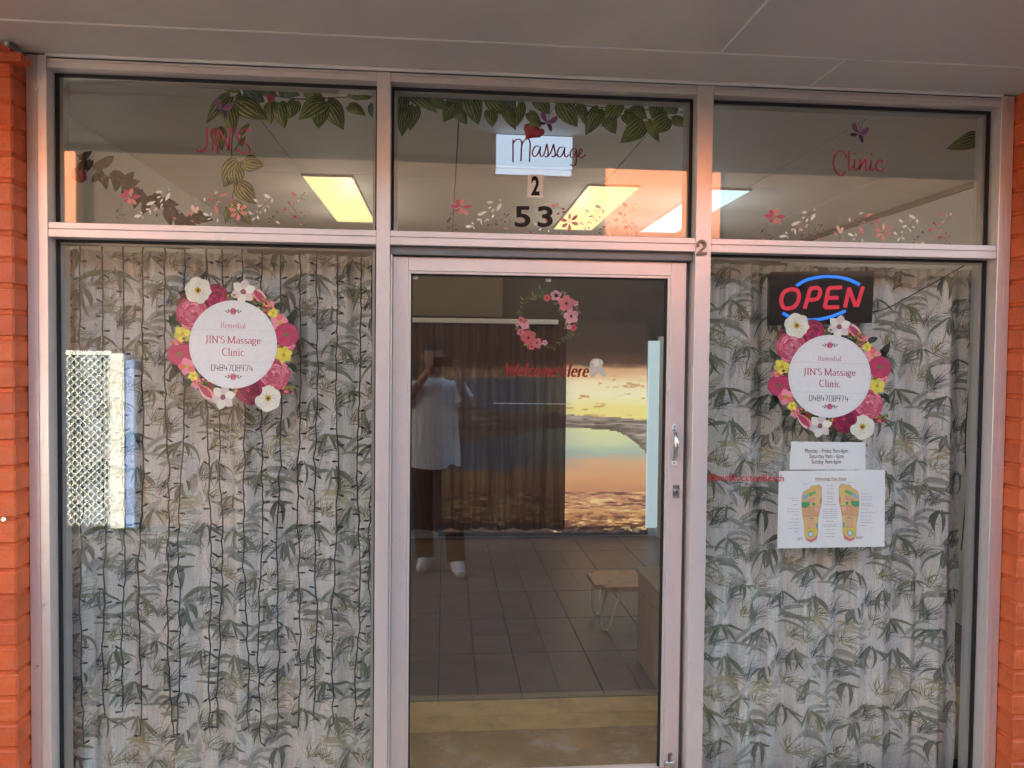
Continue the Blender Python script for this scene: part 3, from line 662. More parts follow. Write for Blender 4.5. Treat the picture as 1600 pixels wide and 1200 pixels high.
def star(mb, cx, cy, r, c, c2, Y, seed, n=6, w=.30, mid=None):
    rg = random.Random(seed)
    for k in range(n):
        a_ = 2*math.pi*k/n+seed*.7; flat(mb, leafpoly(cx, cy, cx+math.cos(a_)*r, cy+math.sin(a_)*r, r*w, 7, 1.2), Y-.00004*k, jit(c if k % 2 else c2, rg, .1))
    if mid: flat(mb, ell(cx, cy, r*.22, r*.22, 0, 10, .1, seed), Y-.0004, mid)
def sprig(mb, cx, cy, r, Y, seed, cols):
    rg = random.Random(seed)
    for k in range(14):
        a_ = rg.uniform(0, 6.28); q = rg.uniform(.1, .8)*r; flat(mb, ell(cx+math.cos(a_)*q, cy+math.sin(a_)*q, r*.24, r*.16, rg.uniform(0, 180), 8, .15, k), Y-.00004*k, jit(rg.choice(cols), rg, .25))
HALF = [('leaf', 1075, 350, 75, 300), ('leaf', 1060, 400, 60, 60), ('leaf', 945, 262, 60, 160), ('leaf', 1085, 790, 55, 60), ('leaf', 1040, 770, 40, 20), ('leaf', 790, 205, 70, 20), ('leaf', 700, 230, 120, 10), ('leaf', 480, 190, 90, 330), ('leaf', 1000, 600, 70, 80), ('leaf', 960, 450, 110, 70), ('leaf', 950, 980, 70, 20), ('leaf', 780, 1010, 90, 200), ('leaf', 850, 250, 100, 40), ('sprig', 985, 600, 60), ('sprig', 830, 250, 60), ('sprig', 540, 190, 55), ('sprig', 770, 215, 60),
        ('mag', 410, 200, 126), ('lily', 655, 140, 92), ('bud', 805, 190, 80), ('sprig2', 850, 290, 55), ('yel', 908, 322, 38), ('cor', 962, 402, 72), ('magp', 1025, 508, 100), ('yel', 1000, 678, 62), ('sprig2', 1030, 965, 70), ('cor', 1060, 600, 40), ('cor', 880, 255, 45), ('rose', 915, 850, 136), ('pop', 866, 1050, 104)]
def flower_sign(label, cx, cy, s, hours=None):
    """cx, cy: disc centre in the picture; s: picture pixels per traced unit"""
    g = thing('round_flower_sign', label, 'sign', at(cx, cy, INS)); Y1 = INS+.0022
    def T(x, y): return cx+(x-568)*s, cy+(y-590)*s
    seed = 0
    for turn in (0, 1):
        for it in HALF:
            k, x, y, r = it[:4]; seed += 1
            if turn: x, y = 1136-x, 1180-y
            X_, Y_ = T(x, y); r *= s*1.10; mb = MB(); nm = 'flower'; yy = Y1-.00006*(seed % 9)
            if k == 'leaf': a_ = R(it[4]+180*turn); flat(mb, leafpoly(X_-math.cos(a_)*r, Y_-math.sin(a_)*r, X_+math.cos(a_)*r, Y_+math.sin(a_)*r, r*.42), Y1+.0002, jit(FL['gr'], random.Random(seed), .3)); nm = 'leaf'
            elif k == 'sprig': sprig(mb, X_, Y_, r, Y1+.0001, seed, [FL['gr2'], FL['ye2'], FL['red'], FL['gr2']]); nm = 'sprig'
            elif k == 'sprig2': sprig(mb, X_, Y_, r, Y1, seed, [FL['red'], FL['gr2'], FL['red'], FL['cor']]); nm = 'sprig'
            elif k == 'mag': rose(mb, X_, Y_, r, FL['mag'], FL['mag2'], yy, seed, 6)
            elif k == 'magp': rose(mb, X_, Y_, r, FL['mag'], FL['pk2'], yy, seed, 4); flat(mb, ell(X_, Y_, r*.2, r*.16, 0, 10, .2, 1), yy-.0014, FL['gr2'])
            elif k == 'rose': rose(mb, X_, Y_, r, FL['pk'], FL['pk2'], yy, seed, 6)
            elif k == 'pop': poppy(mb, X_, Y_, r, FL['wh'], FL['wh2'], FL['ye2'], yy-.0005, seed)
            elif k == 'lily': star(mb, X_, Y_, r*1.1, FL['wh'], lin((226, 205, 205)), yy, seed, 6, .34, lin((150, 90, 100)))
            elif k == 'bud': a_ = R(45+180*turn); [flat(mb, leafpoly(X_-math.cos(a_+q)*r, Y_-math.sin(a_+q)*r, X_+math.cos(a_)*r, Y_+math.sin(a_)*r, r*.3), yy-.0001*i, (FL['pk'], lin((240, 196, 190)), FL['pk2'])[i]) for i, q in enumerate((-.35, .35, 0))]
            elif k == 'yel': star(mb, X_, Y_, r*1.15, FL['ye'], jit(FL['ye'], random.Random(seed)), yy, seed, 6, .36, FL['ye2'])
            elif k == 'cor': star(mb, X_, Y_, r, FL['cor'], FL['pk'], yy, seed, 5, .42, FL['ye2'])
            mb.build(nm, 'ink', g)
    Yd = INS+.0003; Rr = 375*s; W_ = lin((236, 232, 232)); mb = MB(); flat(mb, ell(cx, cy, Rr, Rr, 0, 72), Yd, W_)
    disc = mb.build('disc', 'ink', g); Yt = INS; PKT = lin((206, 120, 140)); GRT = lin((120, 112, 120)); DOT = lin((150, 140, 145)); BLK = lin((70, 66, 78)); tl_ = .022
    mb = MB()
    for k in range(110):
        a_ = 2*math.pi*k/110; flat(mb, ell(cx+math.cos(a_)*Rr*.955, cy+math.sin(a_)*Rr*.955, .36, .36, 0, 6), Yt+.0001, DOT)
    for yy in (468, 738):
        xh = math.sqrt(max(0, 355**2-(yy-590)**2)); n = 54
        for k in range(n): X_, Y_ = T(568-xh+2*xh*k/(n-1), yy+tl_*(2*xh*k/(n-1)-xh)); flat(mb, ell(X_, Y_, .40, .40, 0, 6), Yt+.0001, DOT)
    for yy in (308, 865):
        X_, Y_ = T(570, yy); rose(mb, X_, Y_, 30*s, FL['pk'], FL['pk2'], Yt+.0002, 4, 3)
        for sg in (-1, 1):
            for dx, dy in ((42, -12), (48, 10), (66, -2)): flat(mb, leafpoly(X_+sg*(dx-14)*s, Y_, X_+sg*(dx+8)*s, Y_+dy*1.5*s, 6*s), Yt, GRT)
    mb.build('ornament', 'ink', disc)
    mb = MB(); x0, yb = T(462, 448); x1, yt = T(676, 404); serif(mb, 'Remedial', x0, x1, yt, yb, Yt, PKT, .12, .05, 0, tl_); mb.build('lettering', 'ink', disc)
    mb = MB(); x0, yb = T(330, 576); x1, yt = T(806, 516); serif(mb, "JIN'S Massage", x0, x1, yt, yb, Yt, lin((196, 84, 110)), .14, .06, 0, tl_)
    x0, yb = T(472, 684); x1, yt = T(664, 622); serif(mb, 'Clinic', x0, x1, yt, yb, Yt, lin((196, 84, 110)), .14, .06, 0, tl_); mb.build('lettering', 'ink', disc)
    mb = MB(); x0, yb = T(380, 812); x1, yt = T(742, 760); digits(mb, '0484708974', x0, x1, yt, yb, Yt, BLK, .115, tl_); mb.build('lettering', 'ink', disc)
    return g
flower_sign('round white sign ringed with printed flowers in front of the fairy lights', 260+568/5.4545, 430+590/5.4545, 1/5.4545)
flower_sign('round white sign ringed with printed flowers below the open sign', 1296.3, 588.0, .1722)

# ------------------------------------------------------------------ lettering and stickers on the glass
def sticker(name, label, cat, mb, m='ink', group=None): return tag(mb.build(name, m), label, cat, group)
BK = lin((28, 26, 28)); RD = lin((188, 40, 52)); PKL = lin((190, 26, 104))
mb = MB()
for body, x0, x1, y0, y1 in (('Monday - Friday 9am-6pm', 324, 402, 659, 668), ('Saturday 9am - 6pm', 333, 393, 669, 678), ('Sunday 9am-6pm', 336, 389, 679, 688)): sans(mb, body, x0, y0, x1, y1, INS, BK, 0, 0, .012)
sticker('opening_hours', 'small dark opening hours lettering on the glass below the left flower sign', 'lettering', mb)
ph = thing('opening_hours_card', 'white card with opening hours under the right flower sign', 'card', at(1294, 735, INS))
mb = MB(); P = pp([(1236, 690), (1352.5, 691), (1352, 734), (1233.5, 733.5)], INS+.0006); Q = pp([(1236, 690), (1352.5, 691), (1352, 734), (1233.5, 733.5)], INS+.0016)
mb.face(P); mb.face(Q[::-1]); [mb.face([P[k], P[(k+1) % 4], Q[(k+1) % 4], Q[k]]) for k in range(4)]; mb.build('card', 'paper', ph)
mb = MB()
for body, x0, x1, y0, y1 in (('Monday - Friday 9am-6pm', 1258, 1325, 701, 709.5), ('Saturday 9am - 6pm', 1265, 1318, 709.5, 718), ('Sunday 9am-6pm', 1268, 1314, 718, 726.5)): sans(mb, body, x0, y0, x1, y1, INS+.0002, BK)
mb.build('lettering', 'ink', ph)
mb = MB(); sans(mb, '#SaveStocktonBeach', 1104, 740, 1225, 752, GY-.0006, lin((196, 36, 48)), .006, 0, .012)
sticker('hashtag_lettering', 'small red hashtag lettering on the right window beside the mullion', 'lettering', mb)

# reflexology chart
fc = thing('foot_chart', 'white foot reflexology poster with two coloured soles', 'poster', at(1298, 856, INS))
PO = [(1217, 736), (1383, 734), (1382, 854), (1214.5, 857)]
mb = MB(); P = pp(PO, INS+.0018); Q = pp(PO, INS+.0026); mb.face(P); mb.face(Q[::-1]); [mb.face([P[k], P[(k+1) % 4], Q[(k+1) % 4], Q[k]]) for k in range(4)]; mb.build('sheet', 'paper', fc)
mb = MB(); sans(mb, 'Reflexology Foot Chart', 1274, 746, 1322, 751, INS+.0012, lin((140, 80, 60)), .004); ribbon(mb, [(1274, 751.5), (1322, 751)], .5, INS+.0012, lin((140, 80, 60)), False)
sans(mb, 'LEFT', 1245, 840, 1254, 844, INS+.0012, lin((110, 100, 110))); sans(mb, 'RIGHT', 1338, 838, 1349, 842, INS+.0012, lin((110, 100, 110)))
mb.build('lettering', 'ink', fc)
mb = MB(); rg = random.Random(8)
def Z(x, y): return 1205+x/8.65, 730+y/8.65
for x0, x1, ys_ in ((690, 900, (250, 295, 335, 360, 395, 425, 470, 505, 570, 600, 628, 657, 685, 730, 778, 800, 845, 895, 935)), (210, 372, (418, 450, 508, 566, 600, 645, 702, 745, 780, 828, 868)), (1215, 1400, (360, 400, 440, 495, 520, 565, 610, 660, 713, 750, 788)), (430, 580, (228,)), (1030, 1160, (208,))):
    for y in ys_:
        w = (x1-x0)*rg.uniform(.3, 1); a_ = (x0+x1)/2-w/2 if x0 == 690 else (x1-w if x0 == 210 else x0); q = a_
        while q < a_+w: e = min(a_+w, q+rg.uniform(14, 46)); flat(mb, [Z(q, y-3), Z(e, y-3), Z(e, y+3), Z(q, y+3)], INS+.0013, lin((158, 146, 152))); q = e+9
mb.build('caption_lines', 'ink', fc)
for mir in (0, 1):
    def F(x, y, mir=mir): return Z(x, y) if not mir else Z(1600-x, y-14)
    foot = MB(); OUT = [(455, 930), (450, 780), (425, 650), (412, 520), (415, 400), (440, 330), (500, 300), (540, 250), (600, 250), (640, 236), (680, 270), (682, 480), (655, 590), (632, 720), (630, 900), (610, 980), (540, 1015), (480, 990)]
    YF = INS+.0014
    flat(foot, [F(*p) for p in OUT], YF, lin((224, 196, 130)))
    def zone(pts, c, k): flat(foot, [F(*p) for p in pts], YF-.00004*k, lin(c))
    zone([(425, 540), (660, 540), (640, 660), (440, 670)], (222, 168, 128), 1); zone([(480, 680), (590, 680), (580, 820), (490, 820)], (226, 178, 140), 1); zone([(460, 830), (620, 830), (612, 930), (462, 930)], (232, 200, 92), 1)
    zone([(415, 470), (520, 470), (520, 520), (460, 552), (414, 540)], (86, 170, 110), 2); zone([(500, 350), (600, 320), (610, 350), (510, 405)], (120, 182, 110), 2); zone([(430, 400), (495, 350), (500, 400), (440, 450)], (140, 180, 214), 2)
    zone([(460, 450), (600, 400), (600, 450), (470, 480)], (232, 158, 140), 2); zone([(655, 430), (680, 400), (680, 480), (655, 500)], (228, 130, 150), 2); zone([(580, 560), (650, 545), (640, 600), (600, 600)], (236, 180, 170), 2); zone([(555, 480), (595, 480), (590, 520), (560, 520)], (90, 160, 100), 2)
    zone([(500, 680), (575, 690), (560, 702)], (90, 160, 100), 3); zone([(605, 760), (630, 760), (625, 840), (608, 820)], (110, 160, 170), 3); zone([(625, 905), (610, 980), (540, 1015), (480, 990), (470, 965), (540, 980), (590, 950)], (224, 120, 140), 3)
    for ex, ey, r_, c in ((535, 903, 40, (90, 160, 170)), (535, 903, 30, (200, 220, 224))): X_, Y_ = F(ex, ey); flat(foot, ell(X_, Y_, r_/8.65, r_/8.65, 0, 16), YF-.0002-.0001*(r_ == 30), lin(c))
    for tx, ty, tr_ in ((645, 280, 34), (572, 290, 30), (520, 315, 24), (478, 340, 20), (440, 368, 18)): X_, Y_ = F(tx, ty); flat(foot, ell(X_, Y_, tr_/8.65, tr_*1.25/8.65, 0, 12), YF-.0001, lin((228, 186, 120)))
    ribbon(foot, [F(*p) for p in OUT+OUT[:1]], .55, YF-.0003, lin((170, 140, 110)), False)
    for a_, b_ in (((412, 545), (670, 530)), ((440, 668), (640, 660)), ((480, 825), (590, 822))): ribbon(foot, [F(*a_), F(*b_)], .45, YF-.0003, lin((150, 110, 90)), False)
    foot.build('printed_sole', 'ink', fc)

# script lettering on the top panes
def script(name, label, strokes, ox, oy, sc, w, col=PKL):
    mb = MB()
    for s in strokes: ribbon(mb, [(ox+x/sc, oy+y/sc) for x, y in s], w, INS, col, True, w*.62)
    return sticker(name, label, 'lettering', mb)
script('script_lettering', "raspberry red script word JIN'S on the left top pane", [[(335, 785), (337, 900), (340, 1040), (310, 1130), (240, 1170), (190, 1165), (150, 1130)], [(420, 805), (425, 1160)], [(500, 815), (502, 1010), (506, 1210)], [(503, 820), (560, 890), (620, 990), (672, 1150)], [(688, 790), (684, 970), (676, 1150)], [(775, 805), (768, 880)], [(1015, 862), (1000, 830), (950, 820), (870, 845), (810, 900), (812, 960), (880, 1010), (960, 1060), (1005, 1120), (985, 1180), (915, 1192), (840, 1165), (785, 1120)]], 290, 120, 10, 3.0)
script('script_lettering', 'raspberry red script word Massage on the middle top pane', [[(172, 370), (172, 565)], [(173, 405), (200, 372), (230, 370), (246, 398), (243, 470), (240, 555)], [(244, 420), (270, 378), (300, 366), (318, 400), (316, 480), (313, 562)], [(398, 428), (360, 432), (338, 480), (350, 515), (380, 500), (402, 450), (406, 430)], [(406, 430), (402, 490), (415, 515), (440, 490), (460, 408)], [(460, 408), (468, 450), (472, 500), (457, 520), (445, 510)], [(470, 515), (495, 480), (518, 410)], [(518, 410), (526, 455), (532, 500), (515, 520), (503, 510)], [(530, 515), (552, 490)], [(602, 437), (570, 440), (550, 485), (562, 520), (590, 505), (610, 455), (613, 437)], [(613, 437), (611, 495), (625, 522), (648, 498)], [(708, 452), (680, 450), (660, 495), (670, 525), (695, 510), (713, 460)], [(713, 455), (714, 540), (705, 582), (685, 596), (660, 583)], [(714, 520), (735, 500), (757, 475), (752, 450), (737, 468), (733, 510), (755, 528), (792, 498)]], 770, 150, 5.456, 2.4, lin((140, 24, 78)))
script('script_lettering', 'raspberry red script word Clinic on the right top pane', [[(500, 775), (520, 740), (480, 680), (430, 657), (370, 690), (330, 780), (325, 880), (360, 980), (420, 1035), (470, 1030), (508, 970)], [(567, 660), (562, 800), (555, 925), (575, 952), (612, 930), (650, 870)], [(655, 790), (650, 930), (670, 955), (705, 935), (735, 890)], [(655, 685), (653, 712)], [(741, 785), (736, 965)], [(737, 930), (790, 830), (824, 788), (822, 900), (835, 958), (870, 945), (905, 880)], [(910, 800), (905, 940), (925, 970), (960, 945)], [(919, 695), (917, 725)], [(1085, 838), (1070, 800), (1030, 810), (990, 870), (992, 940), (1030, 975), (1080, 965), (1130, 918)]], 1270, 170, 10, 2.8, lin((196, 40, 92)))
def butterfly(label, cx, cy):
    mb = MB(); U, D = lin((140, 74, 136)), lin((72, 10, 88))
    for pts, c in (([(-1, -1), (-8, -6), (-11, -13), (-9, -18), (-6, -19), (-3, -13), (-1, -6)], U), ([(1, -1), (8, 1), (14, -3), (16, -9), (14, -11), (7, -8), (2, -3)], U), ([(-1, 0), (-6, 3), (-12, 2), (-14, 0), (-10, -2), (-5, -1.5)], D), ([(0, 1), (4, 1), (7, 5), (7, 13), (4, 12), (1, 7)], D)):
        flat(mb, [(cx+x, cy+y) for x, y in smoothline(pts+pts[:1], 3)[:-1]], INS, c)
    ribbon(mb, [(cx, cy), (cx+1, cy-12), (cx-2, cy-19)], .7, INS+.0002, lin((70, 60, 62))); ribbon(mb, [(cx+1, cy), (cx+5, cy-15), (cx+9, cy-22), (cx+14, cy-24)], .8, INS+.0002, lin((80, 72, 74)))
    ribbon(mb, [(cx, cy-3), (cx, cy+3)], 1.2, INS-.0001, lin((50, 20, 60)), False)
    sticker('butterfly_sticker', label, 'sticker', mb, group='purple butterfly stickers')
butterfly("purple butterfly sticker above the word JIN'S", 347.5, 171.5); butterfly('purple butterfly sticker above the word Massage', 855.3, 192.2); butterfly('purple butterfly sticker above the word Clinic', 1342, 210)

# floral border stickers, one per top pane (traced on the right pane)
WH_, PA, CO, MG, VI = lin((250, 246, 244)), lin((246, 200, 196)), lin((226, 128, 132)), lin((190, 36, 104)), lin((62, 50, 84))
FLW = [(152, 130, 190, 178, 20, MG), (212, 118, 188, 178, 17, CO), (112, 172, 185, 182, 17, MG), (272, 178, 195, 185, 17, MG), (150, 222, 182, 190, 15, MG), (188, 240, 188, 192, 14, CO), (240, 240, 195, 192, 15, CO)]
FL2 = [(992, 228, 990, 285, 13, PA), (1050, 242, 1000, 285, 14, CO), (1058, 310, 1000, 296, 15, CO), (990, 364, 988, 305, 15, CO), (932, 330, 980, 302, 14, CO), (918, 270, 978, 288, 15, CO)]
LV = [(380, 150, 432, 145, 11, WH_), (478, 120, 486, 138, 5, WH_), (488, 155, 452, 215, 14, WH_), (390, 192, 420, 180, 7, WH_), (436, 195, 414, 228, 7, WH_), (312, 243, 384, 215, 13, WH_), (434, 232, 416, 265, 7, WH_), (308, 280, 338, 268, 7, WH_), (338, 270, 344, 315, 7, WH_), (370, 292, 384, 262, 7, PA), (384, 262, 398, 290, 7, PA), (268, 292, 290, 310, 6, WH_), (222, 328, 284, 320, 13, WH_), (286, 325, 288, 346, 4, WH_),
 (502, 240, 520, 232, 6, VI), (520, 255, 550, 232, 5, VI), (448, 275, 450, 310, 6, VI), (545, 275, 565, 300, 6, lin((120, 110, 130))), (430, 305, 480, 318, 8, VI), (382, 330, 400, 305, 8, VI), (500, 300, 528, 285, 6, VI), (505, 338, 538, 345, 7, CO), (480, 265, 500, 285, 4, lin((130, 120, 140))),
 (645, 240, 670, 300, 13, PA), (694, 255, 672, 300, 12, PA), (660, 300, 700, 295, 7, PA), (628, 285, 650, 330, 10, CO), (640, 360, 668, 366, 6, CO), (738, 188, 746, 222, 7, WH_), (806, 165, 838, 150, 7, PA), (820, 142, 846, 160, 6, PA), (852, 182, 914, 156, 12, CO), (765, 208, 800, 206, 8, MG), (838, 215, 862, 225, 6, CO), (925, 192, 958, 198, 8, MG), (930, 222, 962, 214, 7, MG), (895, 238, 920, 225, 8, MG), (812, 250, 846, 318, 16, CO), (824, 230, 842, 242, 5, CO), (940, 238, 948, 256, 4, PA), (728, 304, 776, 325, 11, WH_), (786, 300, 790, 328, 5, WH_), (762, 352, 790, 340, 7, WH_), (836, 342, 838, 374, 6, WH_), (690, 370, 718, 368, 5, MG),
 (1100, 200, 1138, 225, 9, WH_), (1176, 168, 1230, 195, 13, WH_), (1240, 198, 1234, 235, 8, WH_), (1180, 205, 1194, 210, 5, WH_), (1128, 255, 1168, 246, 8, WH_), (1202, 252, 1222, 262, 6, WH_), (1170, 258, 1178, 278, 5, WH_), (1188, 272, 1186, 298, 6, WH_), (1062, 292, 1096, 316, 9, WH_), (1118, 296, 1138, 290, 5, WH_), (1144, 292, 1156, 306, 5, WH_), (1086, 360, 1116, 335, 7, WH_), (1124, 325, 1142, 352, 8, WH_), (1275, 285, 1282, 308, 6, VI), (1240, 320, 1250, 340, 6, VI), (1208, 350, 1228, 342, 5, VI), (1205, 365, 1220, 380, 4, VI), (1264, 365, 1298, 385, 8, PA),
 (1378, 150, 1418, 185, 12, CO), (1452, 165, 1456, 192, 5, PA), (1486, 148, 1484, 180, 6, PA), (1414, 222, 1440, 212, 5, PA), (1350, 220, 1376, 242, 10, MG), (1386, 250, 1408, 232, 9, CO), (1318, 285, 1352, 265, 11, MG), (1380, 285, 1390, 296, 5, CO), (1404, 278, 1418, 290, 5, CO), (1388, 330, 1424, 336, 13, MG), (1446, 290, 1456, 316, 7, MG), (1430, 320, 1442, 330, 6, CO), (1464, 328, 1490, 326, 6, MG), (1436, 380, 1458, 388, 8, MG), (1470, 372, 1484, 388, 5, MG), (88, 300, 118, 258, 10, VI), (128, 225, 136, 262, 3, VI), (88, 330, 112, 345, 5, VI), (120, 318, 170, 312, 3, VI), (150, 350, 165, 345, 5, VI)]
STM = [[(130, 255), (128, 290), (118, 318), (95, 342)], [(112, 320), (150, 318), (186, 330)], [(496, 145), (440, 160), (400, 225), (370, 270), (320, 300), (288, 325)], [(550, 235), (510, 260), (470, 290), (430, 310), (370, 345)], [(660, 300), (668, 330), (662, 366)], [(760, 212), (800, 192), (860, 196), (910, 186), (950, 205)], [(776, 330), (790, 332), (780, 350)], [(1230, 200), (1190, 235), (1150, 275), (1120, 310), (1098, 350)], [(1275, 290), (1250, 330), (1205, 380)], [(1480, 150), (1450, 190), (1486, 210)], [(1360, 225), (1400, 280), (1440, 340), (1490, 392)], [(1466, 328), (1436, 345)]]
def border(label, ox, oy, tilt):
    mb = MB(); k = 0
    def T(x, y): return ox+(x-188)/4.706, oy+(y-178)/4.706+tilt*(x-188)/4.706
    for s in STM: ribbon(mb, [T(*p) for p in s], .55, INS+.0003, lin((84, 66, 72)))
    for x0, y0, x1, y1, w, c in FLW+FL2+LV:
        k += 1; a_ = T(x0, y0); b_ = T(x1, y1); flat(mb, leafpoly(*a_, *b_, w/4.706*.92, 7, .8), INS+.0001-.00001*(k % 5), c)
    for x, y in ((680, 210), (1336, 336), (930, 370)): ribbon(mb, [T(x+r_*math.cos(r_*.9), y+r_*math.sin(r_*.9)) for r_ in [2+.9*q for q in range(18)]], .45, INS+.0003, lin((170, 160, 150)))
    for x, y in ((190, 182), (989, 293)): flat(mb, ell(*T(x, y), 1.2, 1.2, 0, 8), INS-.0001, lin((70, 40, 50)))
    sticker('floral_border_sticker', label, 'sticker', mb, group='pink and white flower border stickers')
border('pink and white flower border sticker along the bottom of the left top pane', 202.0, 306.5, -.002)
border('pink and white flower border sticker along the bottom of the middle top pane', 719.5, 322.5, .0)
border('pink and white flower border sticker along the bottom of the right top pane', 1210, 338, .0)

# house numbers on the top pane
OUTS = GY-.0008
nc = thing('number_card', 'white card with a black number 2 on the middle top pane', 'card', at(836, 309, OUTS))
mb = MB(); P = pp([(825, 272.5), (849, 273), (848, 309), (824, 308)], OUTS); Q = pp([(825, 272.5), (849, 273), (848, 309), (824, 308)], OUTS+.0006); mb.face(P); mb.face(Q[::-1]); mb.build('card', 'paper', nc)
mb = MB(); sans(mb, '2', 830, 275, 843, 305.5, OUTS-.0004, lin((22, 14, 16)), .035); mb.build('numeral', 'ink', nc)
mb = MB(); sans(mb, '5', 804, 322, 829, 355, OUTS, lin((24, 16, 18)), .022); sticker('numeral_sticker', 'large black five sticker at the left of the three, above the door', 'number', mb)
mb = MB(); sans(mb, '3', 840, 322, 864, 355, OUTS, lin((24, 16, 18)), .022); sticker('numeral_sticker', 'large black three sticker at the right of the five, above the door', 'number', mb)

# door stickers: flower wreath, welcome lettering, dotted strip, torn label
DI = DG+.0068; DO = DG-.0010
wr = thing('flower_wreath_sticker', 'pink flower and leaf wreath sticker on the glass door', 'sticker', at(856, 545, DI))
def D6(x, y): return 770+x/6, 420+y/6
GR_ = [lin((92, 100, 58)), lin((122, 128, 76)), lin((78, 86, 54))]; rg = random.Random(2)
def frond(pts, n, L, nm='leaf_spray', cols=GR_):
    mb = MB(); S_ = smoothline([D6(*p) for p in pts], 6); ribbon(mb, S_, .7, DI+.0001, cols[0], False)
    for k in range(n):
        i = int(k/(n-1)*(len(S_)-2)); a_ = math.atan2(S_[i+1][1]-S_[i][1], S_[i+1][0]-S_[i][0])
        for sg in (-1, 1): b_ = a_+sg*R(rg.uniform(35, 60)); l_ = L*rg.uniform(.7, 1.1); flat(mb, leafpoly(*S_[i], S_[i][0]+math.cos(b_)*l_, S_[i][1]+math.sin(b_)*l_, l_*.14), DI-.00002*k, rg.choice(cols))
    mb.build(nm, 'ink', wr)
frond([(250, 440), (280, 360), (290, 290)], 5, 9); frond([(330, 290), (400, 240), (450, 190)], 6, 9); frond([(390, 270), (440, 250), (500, 220)], 5, 7); frond([(760, 580), (700, 640), (620, 700)], 6, 9); frond([(480, 700), (520, 735), (575, 745)], 5, 4.5, cols=[lin((120, 112, 70)), lin((96, 96, 56))])
CL = [lin((120, 122, 76)), lin((150, 146, 100))]
for x0, y0, x1, y1 in ((640, 250, 660, 195), (670, 260, 680, 205), (610, 320, 565, 335), (640, 365, 610, 400), (670, 395, 630, 435), (770, 370, 808, 365), (780, 385, 830, 422), (690, 480, 680, 540), (770, 480, 795, 520), (700, 545, 665, 562), (340, 600, 350, 560), (390, 640, 400, 595), (320, 700, 290, 722), (330, 700, 325, 752), (430, 720, 440, 755), (245, 540, 205, 575), (245, 590, 225, 615)):
    mb = MB(); flat(mb, leafpoly(*D6(x0, y0), *D6(x1, y1), 1.9), DI+.0002, rg.choice(CL)); mb.build('leaf', 'ink', wr)
def blossom(x, y, r, c, seed, mid=lin((60, 18, 30)), n=5):
    mb = MB(); X_, Y_ = D6(x, y); r /= 6; q = random.Random(seed)
    for k in range(n): a_ = 6.283*k/n+seed; flat(mb, ell(X_+math.cos(a_)*r*.55, Y_+math.sin(a_)*r*.55, r*.5, r*.46, math.degrees(a_), 12, .07, k), DI-.0003-.00003*k, jit(c, q, .12))
    if mid:
        flat(mb, ell(X_, Y_, r*.17, r*.17, 0, 8), DI-.0006, mid)
        for k in range(7): a_ = 6.283*k/7; ribbon(mb, [(X_, Y_), (X_+math.cos(a_)*r*.36, Y_+math.sin(a_)*r*.36)], .35, DI-.0006, mid, False)
    mb.build('flower', 'ink', wr)
PKW, CRL, PKM = lin((226, 158, 172)), lin((206, 92, 98)), lin((214, 120, 128))
for a in ((690, 325, 78, PKM, 1), (735, 445, 70, PKW, 2), (335, 645, 70, CRL, 3), (415, 695, 48, PKM, 4), (508, 272, 34, CRL, 5), (590, 250, 50, PKW, 6, None), (300, 525, 46, PKW, 7, None), (265, 480, 32, PKM, 8), (262, 595, 36, PKM, 9), (758, 552, 32, CRL, 10), (715, 545, 24, PKW, 11), (778, 325, 26, PKW, 12), (230, 520, 20, PKW, 13), (488, 693, 26, PKW, 14), (365, 730, 32, CRL, 15), (305, 490, 22, CRL, 16)): blossom(*a)
mb = MB(); 
for k in range(6): a_ = R(-120+k*17); X_, Y_ = D6(590, 275); flat(mb, leafpoly(X_, Y_, X_+math.cos(a_)*13, Y_+math.sin(a_)*13, 1.5), DI-.0007, PKW)
mb.build('flower', 'ink', wr)
mb = MB(); serif(mb, 'Welcome Here', 787, 919, 568, 587, DI, lin((170, 34, 30)), .20, .08, .22, .012); sticker('welcome_lettering', 'red italic Welcome Here lettering on the glass door', 'lettering', mb)
mb = MB()
for k in range(29): flat(mb, ell(773+k*3.9, 630+k*.045, 1.1, 1.0, 0, 8), DI, lin((200, 200, 205)))
sticker('dotted_strip_sticker', 'row of tiny white dots across the glass door', 'sticker', mb)
mb = MB(); flat(mb, [(922, 566), (926, 561), (933, 560), (940, 562), (943, 567), (941, 571), (945, 577), (947, 588), (940, 588), (936, 581), (930, 588), (924, 590), (921, 578)], DO, lin((186, 176, 158))); flat(mb, [(926, 565), (934, 562), (937, 570), (930, 574)], DO-.0002, lin((206, 200, 186)))
sticker('torn_label', 'torn scrap of pale sticker right of the welcome lettering', 'sticker', mb)

# ------------------------------------------------------------------ OPEN sign
OY = .088
op = thing('open_sign', 'black light-up OPEN sign with red letters and blue arcs', 'sign', at(1283, 508, OY))
P = pp([(1203, 429), (1206, 424.5), (1366, 423), (1362.5, 504.5), (1202, 508.5)], OY); Q = [(p[0], p[1]+.022, p[2]) for p in P]
mb = MB(); mb.face(P); mb.face(Q[::-1]); [mb.face([P[k], Q[k], Q[(k+1) % 5], P[(k+1) % 5]]) for k in range(5)]; mb.build('housing', 'black_plastic', op)
def O(x, y): return 1190+x/4.286, 410+y/4.286
LET = {'letter_o': [[(195, 178), (150, 200), (132, 250), (145, 300), (185, 308), (225, 290), (250, 240), (240, 190), (195, 178)]], 'letter_p': [[(325, 178), (288, 310)], [(318, 178), (375, 170), (392, 200), (370, 245), (306, 250)]],
       'letter_e': [[(448, 172), (422, 305)], [(446, 172), (540, 167)], [(436, 238), (515, 236)], [(422, 302), (520, 298)]], 'letter_n': [[(558, 302), (588, 168)], [(586, 170), (630, 296)], [(638, 296), (680, 160)]]}
